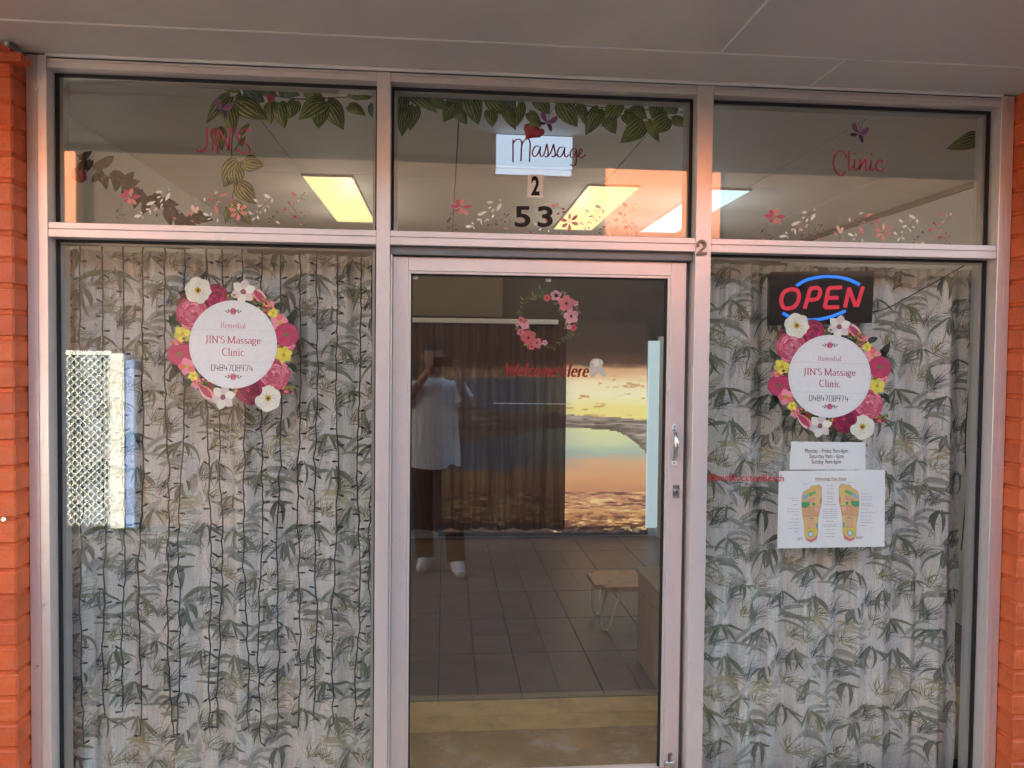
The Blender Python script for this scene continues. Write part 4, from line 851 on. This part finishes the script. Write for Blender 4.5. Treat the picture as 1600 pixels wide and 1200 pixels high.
for k, ss in LET.items():
    mb = MB()
    for i, s in enumerate(ss): ribbon(mb, [O(*p) for p in s], 6.2, OY-.003-.0003*i, None, k in ('letter_o',) or (k == 'letter_p' and i))
    mb.build(k, 'neon_red', op)
for pts in ([(235, 155), (300, 118), (380, 100), (440, 95), (520, 100), (590, 118), (655, 148)], [(142, 340), (190, 365), (260, 380), (340, 385), (420, 375), (490, 355), (560, 326)]):
    MB().tube([at(*O(*p), OY-.004) for p in smoothline(pts)], .0062, 8).build('arc_tube', 'neon_blue', op, True)
mb = MB(); mb.tube([Vector(at(x, y, OY+.022)) for x, y in smoothline([(1363, 487), (1375, 485), (1392, 479), (1430, 458), (1470, 436), (1520, 407)])], .0024, 6)
mb.tube([Vector(at(x, y, .16)) for x, y in smoothline([(1521, 410), (1517, 470), (1519, 540), (1511, 640), (1508, 700), (1510, 760), (1502, 860)])], .0024, 6); mb.build('cable', 'black_wire', op)

# ------------------------------------------------------------------ artificial leaf garlands behind the top panes
def leaf_mesh(name, m):
    """heart-shaped drooping leaf, unit length along -Z from its stalk, UV across and along"""
    nu, nv = 8, 10; vs = []; uv = []
    for j in range(nv+1):
        t = j/nv; w = .46*(math.sin(math.pi*min(1, .10+.90*t)**.80)**.85)*(1 if t < .8 else 1-.25*((t-.8)/.2)); w = max(w, .0 if j in (nv,) else .01)
        if j == 0: w = .16
        for i in range(nu+1):
            s = i/nu*2-1; vs.append((s*w, -.12*math.sin(math.pi*t)-.10*(1-s*s)*math.sin(math.pi*t)+.05*t*t+.06*abs(s), -t+.10*(1-t)*abs(s)**1.5*1.0)); uv.append((i/nu, t))
    fs = [(j*(nu+1)+i, j*(nu+1)+i+1, (j+1)*(nu+1)+i+1, (j+1)*(nu+1)+i) for j in range(nv) for i in range(nu)]
    me = bpy.data.meshes.new(name); me.from_pydata(vs, [], fs); me.materials.append(MATS[m]); ul = me.uv_layers.new(name='UVMap')
    for l in me.loops: ul.data[l.index].uv = uv[l.vertex_index]
    me.polygons.foreach_set('use_smooth', [True]*len(me.polygons)); return me
LM = {k: leaf_mesh('leaf', m) for k, m in (('s', 'leaf_striped'), ('b', 'leaf_bluish'), ('n', 'leaf_brown'), ('v', 'leaf_veined'))}
rgl = random.Random(21)
def leaf(parent, x0, y0, x1, y1, w, Y, kind='s'):
    """stalk and tip in the picture, w = width in pixels"""
    a = Vector(at(x0, y0, Y)); b_ = Vector(at(x1, y1, Y)); d = b_-a; L = d.length; z = -d.normalized(); roll = rgl.uniform(-.25, .25)
    y = Vector((0, 1, 0)); x = y.cross(z).normalized(); y = z.cross(x); M = Matrix((x, y, z)).transposed() @ Matrix.Rotation(roll, 3, 'Z') @ Matrix.Rotation(rgl.uniform(-.25, .35), 3, 'X')
    o = bpy.data.objects.new('leaf', LM[kind]); COL.objects.link(o); o.parent = parent; o.location = a-parent.location
    wm = abs(at(x0+w, y0, Y)[0]-at(x0, y0, Y)[0]); o.rotation_euler = M.to_euler(); o.scale = (wm/.92, L*.9, L)
def garland(label, base, leaves, stems, Y, m='stem_green', deep=.02):
    g = thing('leaf_garland', label, 'garland', at(*base, Y)); mb = MB()
    for s in stems: mb.tube([at(x, y, Y+.012) for x, y in smoothline(s)], .0022, 5)
    mb.build('stem', m, g)
    for k, l in enumerate(leaves): leaf(g, *l[:5], Y-.004-(k % 5)*.006, l[5] if len(l) > 5 else 's')
    return g
GYL = .185
g1 = garland("striped green leaf garland hanging behind the word JIN'S", (370, 140), [
 (358, 150, 316, 188, 26), (378, 138, 350, 141, 14), (378, 138, 412, 158, 34, 'b'), (368, 156, 416, 184, 40), (358, 166, 366, 212, 28), (424, 160, 422, 194, 24), (436, 160, 446, 203, 27), (462, 158, 452, 186, 22), (508, 158, 468, 190, 36), (500, 162, 498, 200, 30), (511, 158, 538, 200, 34), (477, 138, 506, 156, 24), (438, 140, 470, 150, 22, 'b'), (545, 165, 572, 180, 20), (546, 146, 582, 152, 16), (584, 162, 590, 190, 24, 'b'), (410, 136, 432, 150, 22, 'b'),
 (340, 200, 346, 234, 27), (375, 210, 392, 192, 10), (376, 228, 384, 212, 9), (382, 254, 414, 260, 29), (372, 252, 346, 294, 33), (366, 262, 372, 292, 28), (372, 288, 400, 318, 30), (362, 318, 394, 352, 26), (360, 322, 352, 350, 14)],
 [[(352, 140), (400, 145), (470, 155), (530, 152), (588, 150)], [(372, 145), (366, 190), (362, 235), (366, 280), (362, 320), (360, 350)], [(366, 235), (374, 222), (380, 205)]], GYL)
rb = Vector(at(423, 152, GYL-.03)); MB().tube([rb+Vector((0, 0, .014)), rb+Vector((.001, 0, .004)), rb+Vector((0, 0, -.010)), rb+Vector((0, 0, -.018))], [.004, .014, .013, .003], 10).build('rose_bud', 'rose_red', g1, True)
g2 = garland('veined green leaf garland along the top of the middle pane', (840, 150), [
 (630, 148, 620, 188, 27, 'v'), (634, 170, 628, 213, 24, 'v'), (648, 166, 640, 204, 24, 'v'), (644, 146, 684, 174, 28, 'v'), (672, 150, 700, 172, 24, 'v'), (714, 156, 692, 190, 27, 'v'), (712, 170, 730, 194, 20, 'v'), (730, 146, 750, 193, 34, 'v'), (764, 150, 794, 178, 30, 'v'), (766, 172, 770, 198, 22, 'v'), (790, 168, 806, 204, 20, 'v'), (812, 160, 808, 196, 22, 'v'), (838, 150, 860, 178, 26, 'v'), (826, 176, 846, 200, 18, 'v'), (876, 160, 904, 198, 31, 'v'), (906, 164, 916, 196, 18, 'v'), (936, 170, 917, 210, 26, 'v'), (948, 184, 968, 206, 26, 'v'), (968, 160, 940, 196, 26, 'v'), (988, 166, 1014, 184, 22, 'v'), (975, 178, 1000, 196, 24, 'v'), (1030, 160, 1018, 186, 28, 'v'), (1006, 190, 968, 224, 32, 'v'), (1012, 190, 1032, 222, 16, 'v'), (1044, 184, 1016, 206, 30, 'v'), (1050, 186, 1080, 202, 18, 'v'), (860, 148, 892, 160, 20, 'b'), (700, 148, 720, 160, 16, 'b'), (1040, 164, 1062, 176, 20, 'v'), (788, 150, 818, 162, 22, 'b')],
 [[(612, 146), (690, 154), (760, 158), (850, 156), (940, 168), (1020, 172), (1080, 176)]], GYL)
v = Vector(at(831, 205, GYL-.035)); rs = MB(); rs.tube([v+Vector((-.022, 0, -.030)), v+Vector((-.016, 0, -.022)), v+Vector((-.006, -.004, -.008)), v+Vector((.002, -.004, .008)), v+Vector((.006, 0, .022)), v+Vector((.006, 0, .030))], [.004, .010, .030, .033, .022, .006], 14)
rs.tube([v+Vector((.004, -.01, -.016)), v+Vector((.022, -.012, -.010)), v+Vector((.041, -.006, -.002)), v+Vector((.048, 0, .0))], [.012, .018, .012, .003], 10); rb = rs.build('rose_bud', 'rose_red', g2, True)
for a_ in (-.6, 0, .6): MB().tube([v+Vector((.006, -.026, .027)), v+Vector((.006+.012*a_*2, -.036, .012)), v+Vector((.006+.016*a_*2, -.038, .004))], [.004, .007, .001], 6).build('sepal', 'leaf_veined', rb, True)
garland('pair of striped leaves at the right edge of the right top pane', (1533, 212), [(1529, 214, 1483, 232, 25), (1532, 212, 1543, 246, 18)], [[(1530, 214), (1528, 206), (1534, 202), (1538, 206)]], GYL)
LB = []
for k in range(34):
    t_ = k/33; x = 126+t_*176+rgl.uniform(-6, 6); y = 246+t_*98+rgl.uniform(-9, 9); a_ = rgl.uniform(-.9, 2.9); l_ = rgl.uniform(.7, 1.15); LB.append((x, y, x+math.cos(a_)*30*l_, min(360, y+math.sin(a_)*27*l_), 17*l_, 'n'))
g4 = garland('dim brown leaf garland deeper inside the left of the room', (126, 244), LB, [[(118, 240), (190, 290), (300, 345)]], .62, deep=.06)
v = Vector(at(124, 272, .60)); MB().tube([v+Vector((0, 0, .03)), v+Vector((0, 0, .01)), v+Vector((0, 0, -.018)), v+Vector((0, 0, -.034))], [.008, .027, .030, .012], 12).build('rose', 'rose_red', g4, True)
# clear hooks that hold the garlands
for k, (px, py, lab) in enumerate(((377, 134, "clear hook on the head rail above the word JIN'S"), (808, 154, 'clear hook on the head rail above the word Massage'), (1062, 164, 'clear hook on the head rail near the right end of the middle pane'))):
    v = at(px, py, .118); mb = MB(); mb.box(v[0]-.012, v[0]+.012, .1155, .122, v[2]-.004, v[2]+.006, .001); mb.box(v[0]-.003, v[0]+.003, .119, .125, v[2]-.022, v[2]-.004, .001); mb.tube([(v[0], .122, v[2]-.022), (v[0], .133, v[2]-.026), (v[0], .137, v[2]-.017)], .002, 6)
    sticker('garland_hook', lab, 'hook', mb, 'clear_hook', 'clear hooks holding the garlands')

# ------------------------------------------------------------------ ceiling lights in the room, with added fill lights
FILL_W = .26
for k, (x0, x1, y0, y1) in enumerate(TRO):
    lab = ('warm lit ceiling light panel in the left top pane', 'warm lit ceiling light panel right of the number 53', 'cool white ceiling light panel crossing the right mullion')[k]
    L = thing('ceiling_light', lab, 'ceiling light', ((x0+x1)/2, (y0+y1)/2, 2.72), 'ceiling light panels')
    MB().box(x0, x1, y0, y1, 2.7085, 2.712).build('diffuser', 'tube_warm' if k < 2 else 'tube_cool', L)
    for q in (.25, .75):
        ld = bpy.data.lights.new('fill_light', 'POINT'); ld.energy = FILL_W; ld.shadow_soft_size = 0.0; ld.color = (1.0, .86, .68) if k < 2 else (.85, .95, 1.0)
        lo = bpy.data.objects.new('fill_light', ld); COL.objects.link(lo); lo.parent = L; lo.location = (0, (q-.5)*(y1-y0), -.36)  # unseen points hung below the panels, added to fill the room with light
    f = MB(); f.box(x0-.008, x0-.0005, y0-.008, y1+.008, 2.707, 2.7195); f.box(x1+.0005, x1+.008, y0-.008, y1+.008, 2.707, 2.7195); f.box(x0-.0003, x1+.0003, y0-.008, y0-.0005, 2.707, 2.7195); f.box(x0-.0003, x1+.0003, y1+.0005, y1+.008, 2.707, 2.7195); f.build('frame', 'white_metal', L)
xb0, xb1 = at(774, 240, 1.0)[0], at(895, 240, 1.0)[0]; zb0, zb1 = at(830, 265, 1.0)[2], 2.716
bxs = thing('light_box', 'pale blue lit box hanging under the ceiling behind the word Massage', 'light box', (.43, 1.1, 2.72))
MB().box(xb0, xb1, 1.0, 1.16, zb0, zb1, .004).build('case', 'white_metal', bxs); MB().box(xb0+.004, xb1-.004, .992, .9985, zb0+.006, zb1-.004).build('front_panel', 'box_light', bxs)
MB().box(xb0+.002, xb1-.008, .985, 1.01, zb0-.026, zb0-.003, .003).build('lower_lip', 'box_light', bxs)

# ------------------------------------------------------------------ back of the room: picture, voile, rail, counter, stool
PYy = 4.10
pic = thing('added_glow_picture', 'sunset lake picture with added glow, standing in for a sunlit view', 'picture', (.9, PYy, .05))  # put inside the room; its glow replaces sunlight on a mirrored view
nx, ny = 110, 150; px0, px1, py0, py1 = 690, 1011, 506, 832; rg = random.Random(4)
def vn(x, y, s):
    def h(i, j): return (math.sin(i*127.1+j*311.7+s*74.7)*43758.5453) % 1
    i, j = math.floor(x), math.floor(y); f, g_ = x-i, y-j; f = f*f*(3-2*f); g_ = g_*g_*(3-2*g_)
    return (h(i, j)*(1-f)+h(i+1, j)*f)*(1-g_)+(h(i, j+1)*(1-f)+h(i+1, j+1)*f)*g_
def fb(x, y, s): return (vn(x, y, s)*.5+vn(x*2.1, y*2.1, s+1)*.28+vn(x*4.3, y*4.3, s+2)*.15+vn(x*9, y*9, s+3)*.07)
def lerp(a, b, t): t = max(0, min(1, t)); return tuple(p+(q-p)*t for p, q in zip(a, b))
def ramp(v, st):
    for (a, ca), (b, cb) in zip(st, st[1:]):
        if v <= b: return lerp(ca, cb, (v-a)/(b-a))
    return st[-1][1]
def scene_col(x, y):
    n = fb(x/42, y/7, 1); hill = 630+(x-690)*.075+5*fb(x/60, 0, 5)
    shore = 702-34*math.sin(math.pi*min(1, max(0, (x-680)/430)))**1.2+(max(0, x-955)/55)**2*26+3*fb(x/25, 0, 6)
    if y < hill:
        c = ramp(y+12*(n-.5), [(500, (30, 18, 15)), (548, (58, 36, 28)), (568, (96, 62, 44)), (576, (222, 164, 116)), (588, (246, 196, 140)), (598, (252, 232, 180)), (620, (252, 242, 190)), (640, (252, 234, 130))])  # dark top of the sky also draws the edge of the awning's shadow
        if y > 590 and x < 900: c = lerp(c, (120, 150, 190), (900-x)/80*.9)
        k = fb(x/24, y/3.6, 9)
        if y > 586 and k > .66: c = lerp(c, (220, 160, 96), (k-.66)*9)
        return c
    if y < shore:
        k = fb(x/70+y/40, y/3.2, 3); c = lerp((118, 100, 90), (192, 176, 164), (k-.28)*2.4); c = lerp(c, (84, 70, 64), .7*max(0, math.sin((y-.06*x)*1.1+4*fb(x/50, y/9, 15)))**6); return lerp(c, (92, 74, 66), (y-shore+14)/22 if x > 930 else (y-shore+6)/30)
    k = fb(x/26, y/4.2, 7); d = y+16*(k-.5)
    c = ramp(d, [(664, (238, 234, 158)), (692, (214, 222, 170)), (708, (170, 190, 176)), (722, (230, 176, 128)), (750, (232, 160, 108)), (776, (204, 134, 98)), (800, (222, 154, 96)), (816, (170, 100, 62)), (826, (58, 34, 24)), (840, (20, 14, 12))])
    if d < 735 and x < 920: c = lerp(c, (118, 144, 178), (920-x)/150)
    if y > 770:
        k2 = fb(x/14, y/2.4, 12); c = lerp(c, (110, 70, 66), (.47-k2)*5) if k2 < .47 else lerp(c, (255, 206, 132), (k2-.54)*5)
    return c
mb = MB(); vsm = [at(px0+(px1-px0)*i/nx, py0+(py1-py0)*j/ny, PYy) for j in range(ny+1) for i in range(nx+1)]; i0 = len(mb.v); mb.v += vsm
for j in range(ny):
    for i in range(nx):
        k = j*(nx+1)+i; mb.f.append((k, k+1, k+nx+2, k+nx+1)); cc = scene_col(px0+(px1-px0)*(i+.5)/nx, py0+(py1-py0)*(j+.5)/ny); gm = sum(cc)/3; mb.c.append(lin(tuple(v_*.80+gm*.20 for v_ in cc)))
mb.build('film', 'added_glow_film', pic)
a0, a1 = at(px0, 700, PYy)[0], at(px1, 700, PYy)[0]; z0, z1 = at(850, py1, PYy)[2], at(850, py0, PYy)[2]
f = MB(); f.box(a0-.02, a1+.02, PYy+.004, PYy+.03, z0-.03, z1+.05); f.build('back_box', 'back_wall', pic)
vo = thing('voile_curtain', 'brown see-through curtain in the middle of the back wall', 'curtain', (0, 3.98, 0)); mb = MB(); vs = []; nx, nz = 160, 12; xe = at(884, 700, 3.98)[0]
for j in range(nz+1):
    z = .10+1.86*j/nz
    for i in range(nx+1):
        x = -1.2+(xe+1.2)*i/nx; vs.append((x, 3.98+.022*math.sin(x*2*math.pi/.15+.6*math.sin(z*1.3))+.012*math.sin(x*2*math.pi/.052+z), z+(.012*math.sin(x*23) if j == 0 else 0)))
mb.mesh(vs, [(j*(nx+1)+i, j*(nx+1)+i+1, (j+1)*(nx+1)+i+1, (j+1)*(nx+1)+i) for j in range(nz) for i in range(nx)]); mb.build('cloth', 'brown_voile', vo, True)
ra = at(872, 505, 3.95); MB().box(-1.25, ra[0], 3.93, 3.955, ra[2]-.012, ra[2]+.030, .004).build('rail', 'white_metal', vo)
jb = thing('added_glow_strip', 'narrow pale blue glow added for a reflection, right of the lake picture', 'glow strip', (1.93, 4.1, 0)); q0, q1, q2 = at(1012, 700, 4.06)[0], at(1028, 700, 4.06)[0], at(1046, 700, 4.06)[0]  # added glowing strip in place of a bright reflection; no real window
MB().box(q0, q1-.003, 4.05, 4.12, .09, 1.80, .004).build('glow_pane', 'reflection_glow', jb); MB().box(q1, q2, 4.04, 4.12, .0, 1.84, .004).build('post', 'white_paint', jb)
ct = thing('low_counter', 'low wood veneer counter to the right inside the door', 'counter', (1.4, .75, 0))
MB().box(1.045, 1.07, .30, 1.235, .0, .47, .003).build('side_panel', 'ply', ct); MB().box(1.072, 1.75, 1.21, 1.235, .0, .47, .003).build('back_panel', 'ply', ct); MB().box(1.035, 1.76, .29, 1.245, .472, .497, .004).build('top', 'ply', ct)
st = thing('low_stool', 'low stool with wooden seat and white hairpin legs by the counter', 'stool', (1.12, 1.80, 0))
bm = bmesh.new(); bmesh.ops.create_cube(bm, size=1)
for v in bm.verts: v.co = Vector((1.13+v.co.x*.46, 1.80+v.co.y*.36, .262+v.co.z*.028))
bmesh.ops.bevel(bm, geom=[e for e in bm.edges if abs((e.verts[0].co-e.verts[1].co).z) > .01], offset=.05, segments=5, affect='EDGES'); me = bpy.data.meshes.new('seat'); bm.to_mesh(me); bm.free(); me.materials.append(MATS['wood'])
so = bpy.data.objects.new('seat', me); COL.objects.link(so); me.transform(Matrix.Translation(-st.location)); so.parent = st
for lx, ly in ((.98, 1.66), (1.28, 1.66), (.98, 1.94), (1.28, 1.94)):
    sx = -.012 if lx < 1.1 else .012
    MB().tube([(lx-.05, ly, .246), (lx-.034+sx, ly, .10), (lx-.026+sx, ly, .03), (lx-.012+sx, ly, .009), (lx+sx, ly, .007), (lx+.012+sx, ly, .010), (lx+.026+sx, ly, .035), (lx+.05, ly, .15), (lx+.075, ly, .246)], .0065, 8).build('leg', 'white_paint', st, True)
# ------------------------------------------------------------------ across the walkway (seen mirrored in the glass)
OPY = -4.55
ob = thing('opposite_building', 'dark brown building opposite with orange pillars', 'building', (0, OPY-.3, 0))
MB().box(-9, 9, OPY-.30, OPY-.04, 0, 3.7).build('wall', 'brown_wall', ob); MB().box(-9, 9, OPY-4, OPY-.30, 3.3, 3.45).build('roof', 'roof_metal', ob)
def mx(px, py): v = at(px, py, -OPY); return v[0], v[2]
MB().box(-4.6, mx(118, 300)[0], OPY-.039, OPY+.10, 2.66, 3.7, .01).build('pillar', 'peach_paint', ob)
MB().box(mx(950, 300)[0], mx(1128, 300)[0], OPY-.039, OPY+.10, 2.70, 3.7, .01).build('pillar', 'peach_paint', ob)
mg = thing('mesh_gate', 'white security gate with diamond mesh mirrored in the left window', 'gate', (-3.4, OPY, 0))
gx0, gx1, gx2, gx3 = -4.4, mx(166, 700)[0], mx(189, 700)[0], mx(205, 700)[0]
MB().box(gx0, gx1, OPY-.038, OPY-.03, .02, 1.62).build('panel', 'gate_panel', mg)
mb = MB(); p_ = .072; n = int((gx1-gx0+1.6)/p_)
for k in range(-1, n+1):
    for s in (1, -1):
        pts = []
        c0 = gx0+k*p_ if s == 1 else gx0+k*p_-1.6
        za, zb = 0.02, 1.62
        xa = c0-1.6*0; 
        A_ = (c0, za) if s == 1 else (c0, zb); B_ = (c0-1.6, zb) if s == 1 else (c0+0, zb)
        x0_, x1_ = (c0, c0-1.6) if s == 1 else (c0, c0+1.6)
        t0, t1 = 0.0, 1.0
        for lim, sg in ((gx0, 1), (gx1, -1)):
            d0, d1 = sg*(x0_-lim), sg*(x1_-lim)
            if d0 < 0 and d1 < 0: t0, t1 = 1, 0; break
            if d0 < 0: t0 = max(t0, d0/(d0-d1))
            elif d1 < 0: t1 = min(t1, d0/(d0-d1))
        if t1-t0 > .01: mb.tube([(x0_+(x1_-x0_)*t, OPY-.012+.004*s, za+(zb-za)*t) for t in (t0, t1)], .0085, 4)
mb.build('diamond_mesh', 'cool_white', mg); MB().box(gx1+.001, gx2, OPY-.035, OPY+.04, 0, 1.64, .004).build('post', 'cool_white', mg)
MB().box(gx0, gx1, OPY-.028, OPY+.01, 1.6205, 1.66).build('top_rail', 'cool_white', mg)
tag(MB().box(gx2+.002, gx3, OPY-.035, OPY+.03, 0, 1.58, .008).build('blue_post', 'blue_paint'), 'blue post mirrored beside the diamond mesh gate in the left window', 'post')

# ------------------------------------------------------------------ the person taking the picture (seen mirrored in the door)
def skin_mesh(pts, edges, rad, sub=2):
    me = bpy.data.meshes.new('limbs'); me.from_pydata([Vector(p) for p in pts], edges, []); o = bpy.data.objects.new('limbs', me); COL.objects.link(o)
    md = o.modifiers.new('skin', 'SKIN'); md.use_smooth_shade = True
    for v_, r_ in zip(me.skin_vertices[0].data, rad): v_.radius = r_ if isinstance(r_, tuple) else (r_, r_)
    me.skin_vertices[0].data[0].use_root = True
    sb = o.modifiers.new('sub', 'SUBSURF'); sb.levels = sub; sb.render_levels = sub
    dg = bpy.context.evaluated_depsgraph_get(); em = bpy.data.meshes.new_from_object(o.evaluated_get(dg)); bpy.data.objects.remove(o); bpy.data.meshes.remove(me)
    vs = [v_.co[:] for v_ in em.vertices]; fs = [tuple(p.vertices) for p in em.polygons]; bpy.data.meshes.remove(em); return vs, fs
PX, PY = -.09, -3.08
HL, HR = (-.105, -2.875, 1.545), (.075, -2.875, 1.545)       # wrists
SHL, SHR = (PX-.185, PY+.01, 1.39), (PX+.185, PY+.01, 1.39); ELL, ELR = (PX-.27, PY+.06, 1.20), (PX+.27, PY+.07, 1.24)
pts = [(PX, PY, .95), (PX, PY-.01, 1.15), (PX, PY, 1.36), (PX, PY+.01, 1.46), (PX, PY+.03, 1.54), SHL, ELL, HL, SHR, ELR, HR, (PX-.09, PY, .88), (PX-.085, PY+.06, .48), (PX-.05, PY+.10, .09), (PX+.10, PY+.01, .88), (PX+.155, PY+.14, .48), (PX+.185, PY+.24, .09), (HL[0]+.012, HL[1]+.03, HL[2]+.03), (HR[0]-.012, HR[1]+.03, HR[2]+.03)]
edg = [(0, 1), (1, 2), (2, 3), (3, 4), (2, 5), (5, 6), (6, 7), (2, 8), (8, 9), (9, 10), (0, 11), (11, 12), (12, 13), (0, 14), (14, 15), (15, 16), (7, 17), (10, 18)]
rad = [(.14, .11), (.15, .11), (.155, .11), .07, .058, .062, .043, .028, .062, .043, .028, .085, .058, .042, .085, .058, .042, (.036, .018), (.036, .018)]
body = MB(); body.mesh(*skin_mesh(pts, edg, rad))
# head, shaped from a sphere: brow, nose, jaw, ears
HC = Vector((PX, PY+.045, 1.625)); n1, n2 = 20, 16; hv = []
for j in range(n2+1):
    th = math.pi*j/n2
    for i in range(n1):
        a_ = 2*math.pi*i/n1; x, y, z = .076*math.sin(th)*math.cos(a_), .095*math.sin(th)*math.sin(a_), .118*math.cos(th)
        if z < 0: x *= 1+z*2.2; y *= 1+z*1.0
        if y > .06 and abs(x) < .018 and -.035 < z < .025: y += .022*(1-(z+.035)/.075)
        if y > .05 and abs(z-.015) < .015 and .015 < abs(x) < .05: y -= .008
        hv.append((HC.x+x, HC.y+y, HC.z+z))
body.mesh(hv, [(j*n1+i, j*n1+(i+1) % n1, (j+1)*n1+(i+1) % n1, (j+1)*n1+i) for j in range(n2) for i in range(n1)])
for s in (-1, 1):
    e = HC+Vector((s*.080, -.005, .0)); body.tube([e+Vector((0, 0, .032)), e+Vector((s*.008, -.008, .02)), e+Vector((s*.008, -.006, -.008)), e+Vector((0, 0, -.028))], [.005, .011, .010, .005], 8)
# fingers closed round the ends of the phone
for s, H in ((-1, HL), (1, HR)):
    for k, (dz_, l_) in enumerate(((.062, .9), (.046, 1.0), (.030, .95), (.014, .8))):
        b_ = Vector((H[0]-s*.002+s*.012, H[1]+.035, H[2]+dz_-.012)); body.tube([b_, b_+Vector((s*.010, .022*l_, .004)), b_+Vector((-s*.010, .040*l_, .004)), b_+Vector((-s*.034*l_, .043*l_, .002))], [.0095, .0095, .0085, .006], 8)
    b_ = Vector((H[0]-s*.010, H[1]+.02, H[2]+.010)); body.tube([b_, b_+Vector((-s*.016, .010, .006)), b_+Vector((-s*.030, .016, .018)), b_+Vector((-s*.040, .018, .028))], [.012, .0115, .010, .007], 8)
per = body.build('person', 'skin', None, True); tag(per, 'person in white t-shirt photographing, mirrored in the glass door', 'person')
def loft(mb, rings, n=28, close=False):
    i0 = len(mb.v)
    for cx, cy, cz, rx, ry, wob in rings:
        for k in range(n):
            a_ = 2*math.pi*k/n; q = 1+wob*math.sin(5*a_+cz*9)+wob*.6*math.sin(9*a_-cz*5); mb.v.append((cx+rx*q*abs(math.cos(a_))**.85*(1 if math.cos(a_) > 0 else -1), cy+ry*q*math.sin(a_), cz+wob*.25*math.sin(3*a_)))
    for r_ in range(len(rings)-1):
        for k in range(n): mb.f.append((i0+r_*n+k, i0+r_*n+(k+1) % n, i0+(r_+1)*n+(k+1) % n, i0+(r_+1)*n+k)); mb.c.append(None)
sh = MB(); loft(sh, [(PX, PY, .775, .212, .148, .030), (PX, PY, .80, .212, .148, .028), (PX, PY, .92, .206, .143, .024), (PX, PY-.005, 1.08, .198, .136, .018), (PX, PY-.005, 1.22, .198, .134, .014), (PX, PY, 1.32, .204, .130, .008), (PX, PY+.004, 1.385, .200, .115, 0), (PX, PY+.008, 1.43, .178, .094, 0), (PX, PY+.010, 1.458, .092, .078, 0), (PX, PY+.014, 1.468, .074, .070, 0)])
for S_, E_ in ((SHL, ELL), (SHR, ELR)):
    a_, b_ = Vector(S_), Vector(E_); sh.tube([a_+Vector((PX-a_.x, 0, 0))*.25+Vector((0, 0, -.015)), a_, a_.lerp(b_, .35), a_.lerp(b_, .72)], [.070, .082, .078, .082], 16, cap=False)
sh.build('t_shirt', 'white_cotton', per, True)
tr_ = MB(); loft(tr_, [(PX, PY, .96, .165, .115, 0), (PX, PY, .88, .178, .128, 0), (PX, PY+.004, .80, .182, .130, .01), (PX, PY+.006, .74, .165, .115, .01)])
for lg in (((PX-.085, PY, .84), (PX-.088, PY+.03, .66), (PX-.085, PY+.06, .48), (PX-.065, PY+.08, .28), (PX-.05, PY+.098, .085)), ((PX+.088, PY+.006, .84), (PX+.125, PY+.07, .66), (PX+.155, PY+.14, .48), (PX+.172, PY+.19, .28), (PX+.185, PY+.235, .085))): tr_.tube(lg, [.094, .096, .082, .072, .070], 16)
tr_.build('trousers', 'dark_cloth', per, True)
for fx, fy, sp_ in ((PX-.05, PY+.10, -.03), (PX+.185, PY+.24, .04)):
    s_ = MB(); s_.tube([(fx, fy-.075, .05), (fx, fy-.05, .055), (fx+sp_*.2, fy+.02, .062), (fx+sp_*.5, fy+.09, .048), (fx+sp_*.9, fy+.155, .036), (fx+sp_, fy+.185, .030)], [.030, .045, .052, .047, .040, .02], 12); o = s_.build('shoe', 'shoe_white', per, True)
    for v_ in o.data.vertices: v_.co.z = max(v_.co.z, .002)
hr = MB(); hv = []
for j in range(9):
    th = math.pi*.46*j/8
    for i in range(20): a_ = 2*math.pi*i/20; q = 1 if math.sin(a_) < .3 else .80; hv.append((HC.x+.081*math.sin(th*q)*math.cos(a_), HC.y-.004+.100*math.sin(th*q)*math.sin(a_), HC.z+.004+.124*math.cos(th*q)))
hr.mesh(hv, [(j*20+i, j*20+(i+1) % 20, (j+1)*20+(i+1) % 20, (j+1)*20+i) for j in range(8) for i in range(20)]); hr.build('hair', 'hair', per, True)
pho = thing('phone', 'dark phone held sideways by the mirrored person', 'phone', (-.015, -2.83, 1.56))
MB().box(-.088, .060, -2.834, -2.825, 1.553, 1.626, .003).build('case', 'black_plastic', pho)
MB().box(-.002, .052, -2.8248, -2.8215, 1.575, 1.620, .001).build('camera_plate', 'aluminium_dark', pho)
for lx, lz in ((.012, 1.606), (.038, 1.606), (.012, 1.588)): MB().tube([(lx, -2.8214, lz), (lx, -2.8195, lz)], .008, 12).build('camera_lens', 'black_plastic', pho)
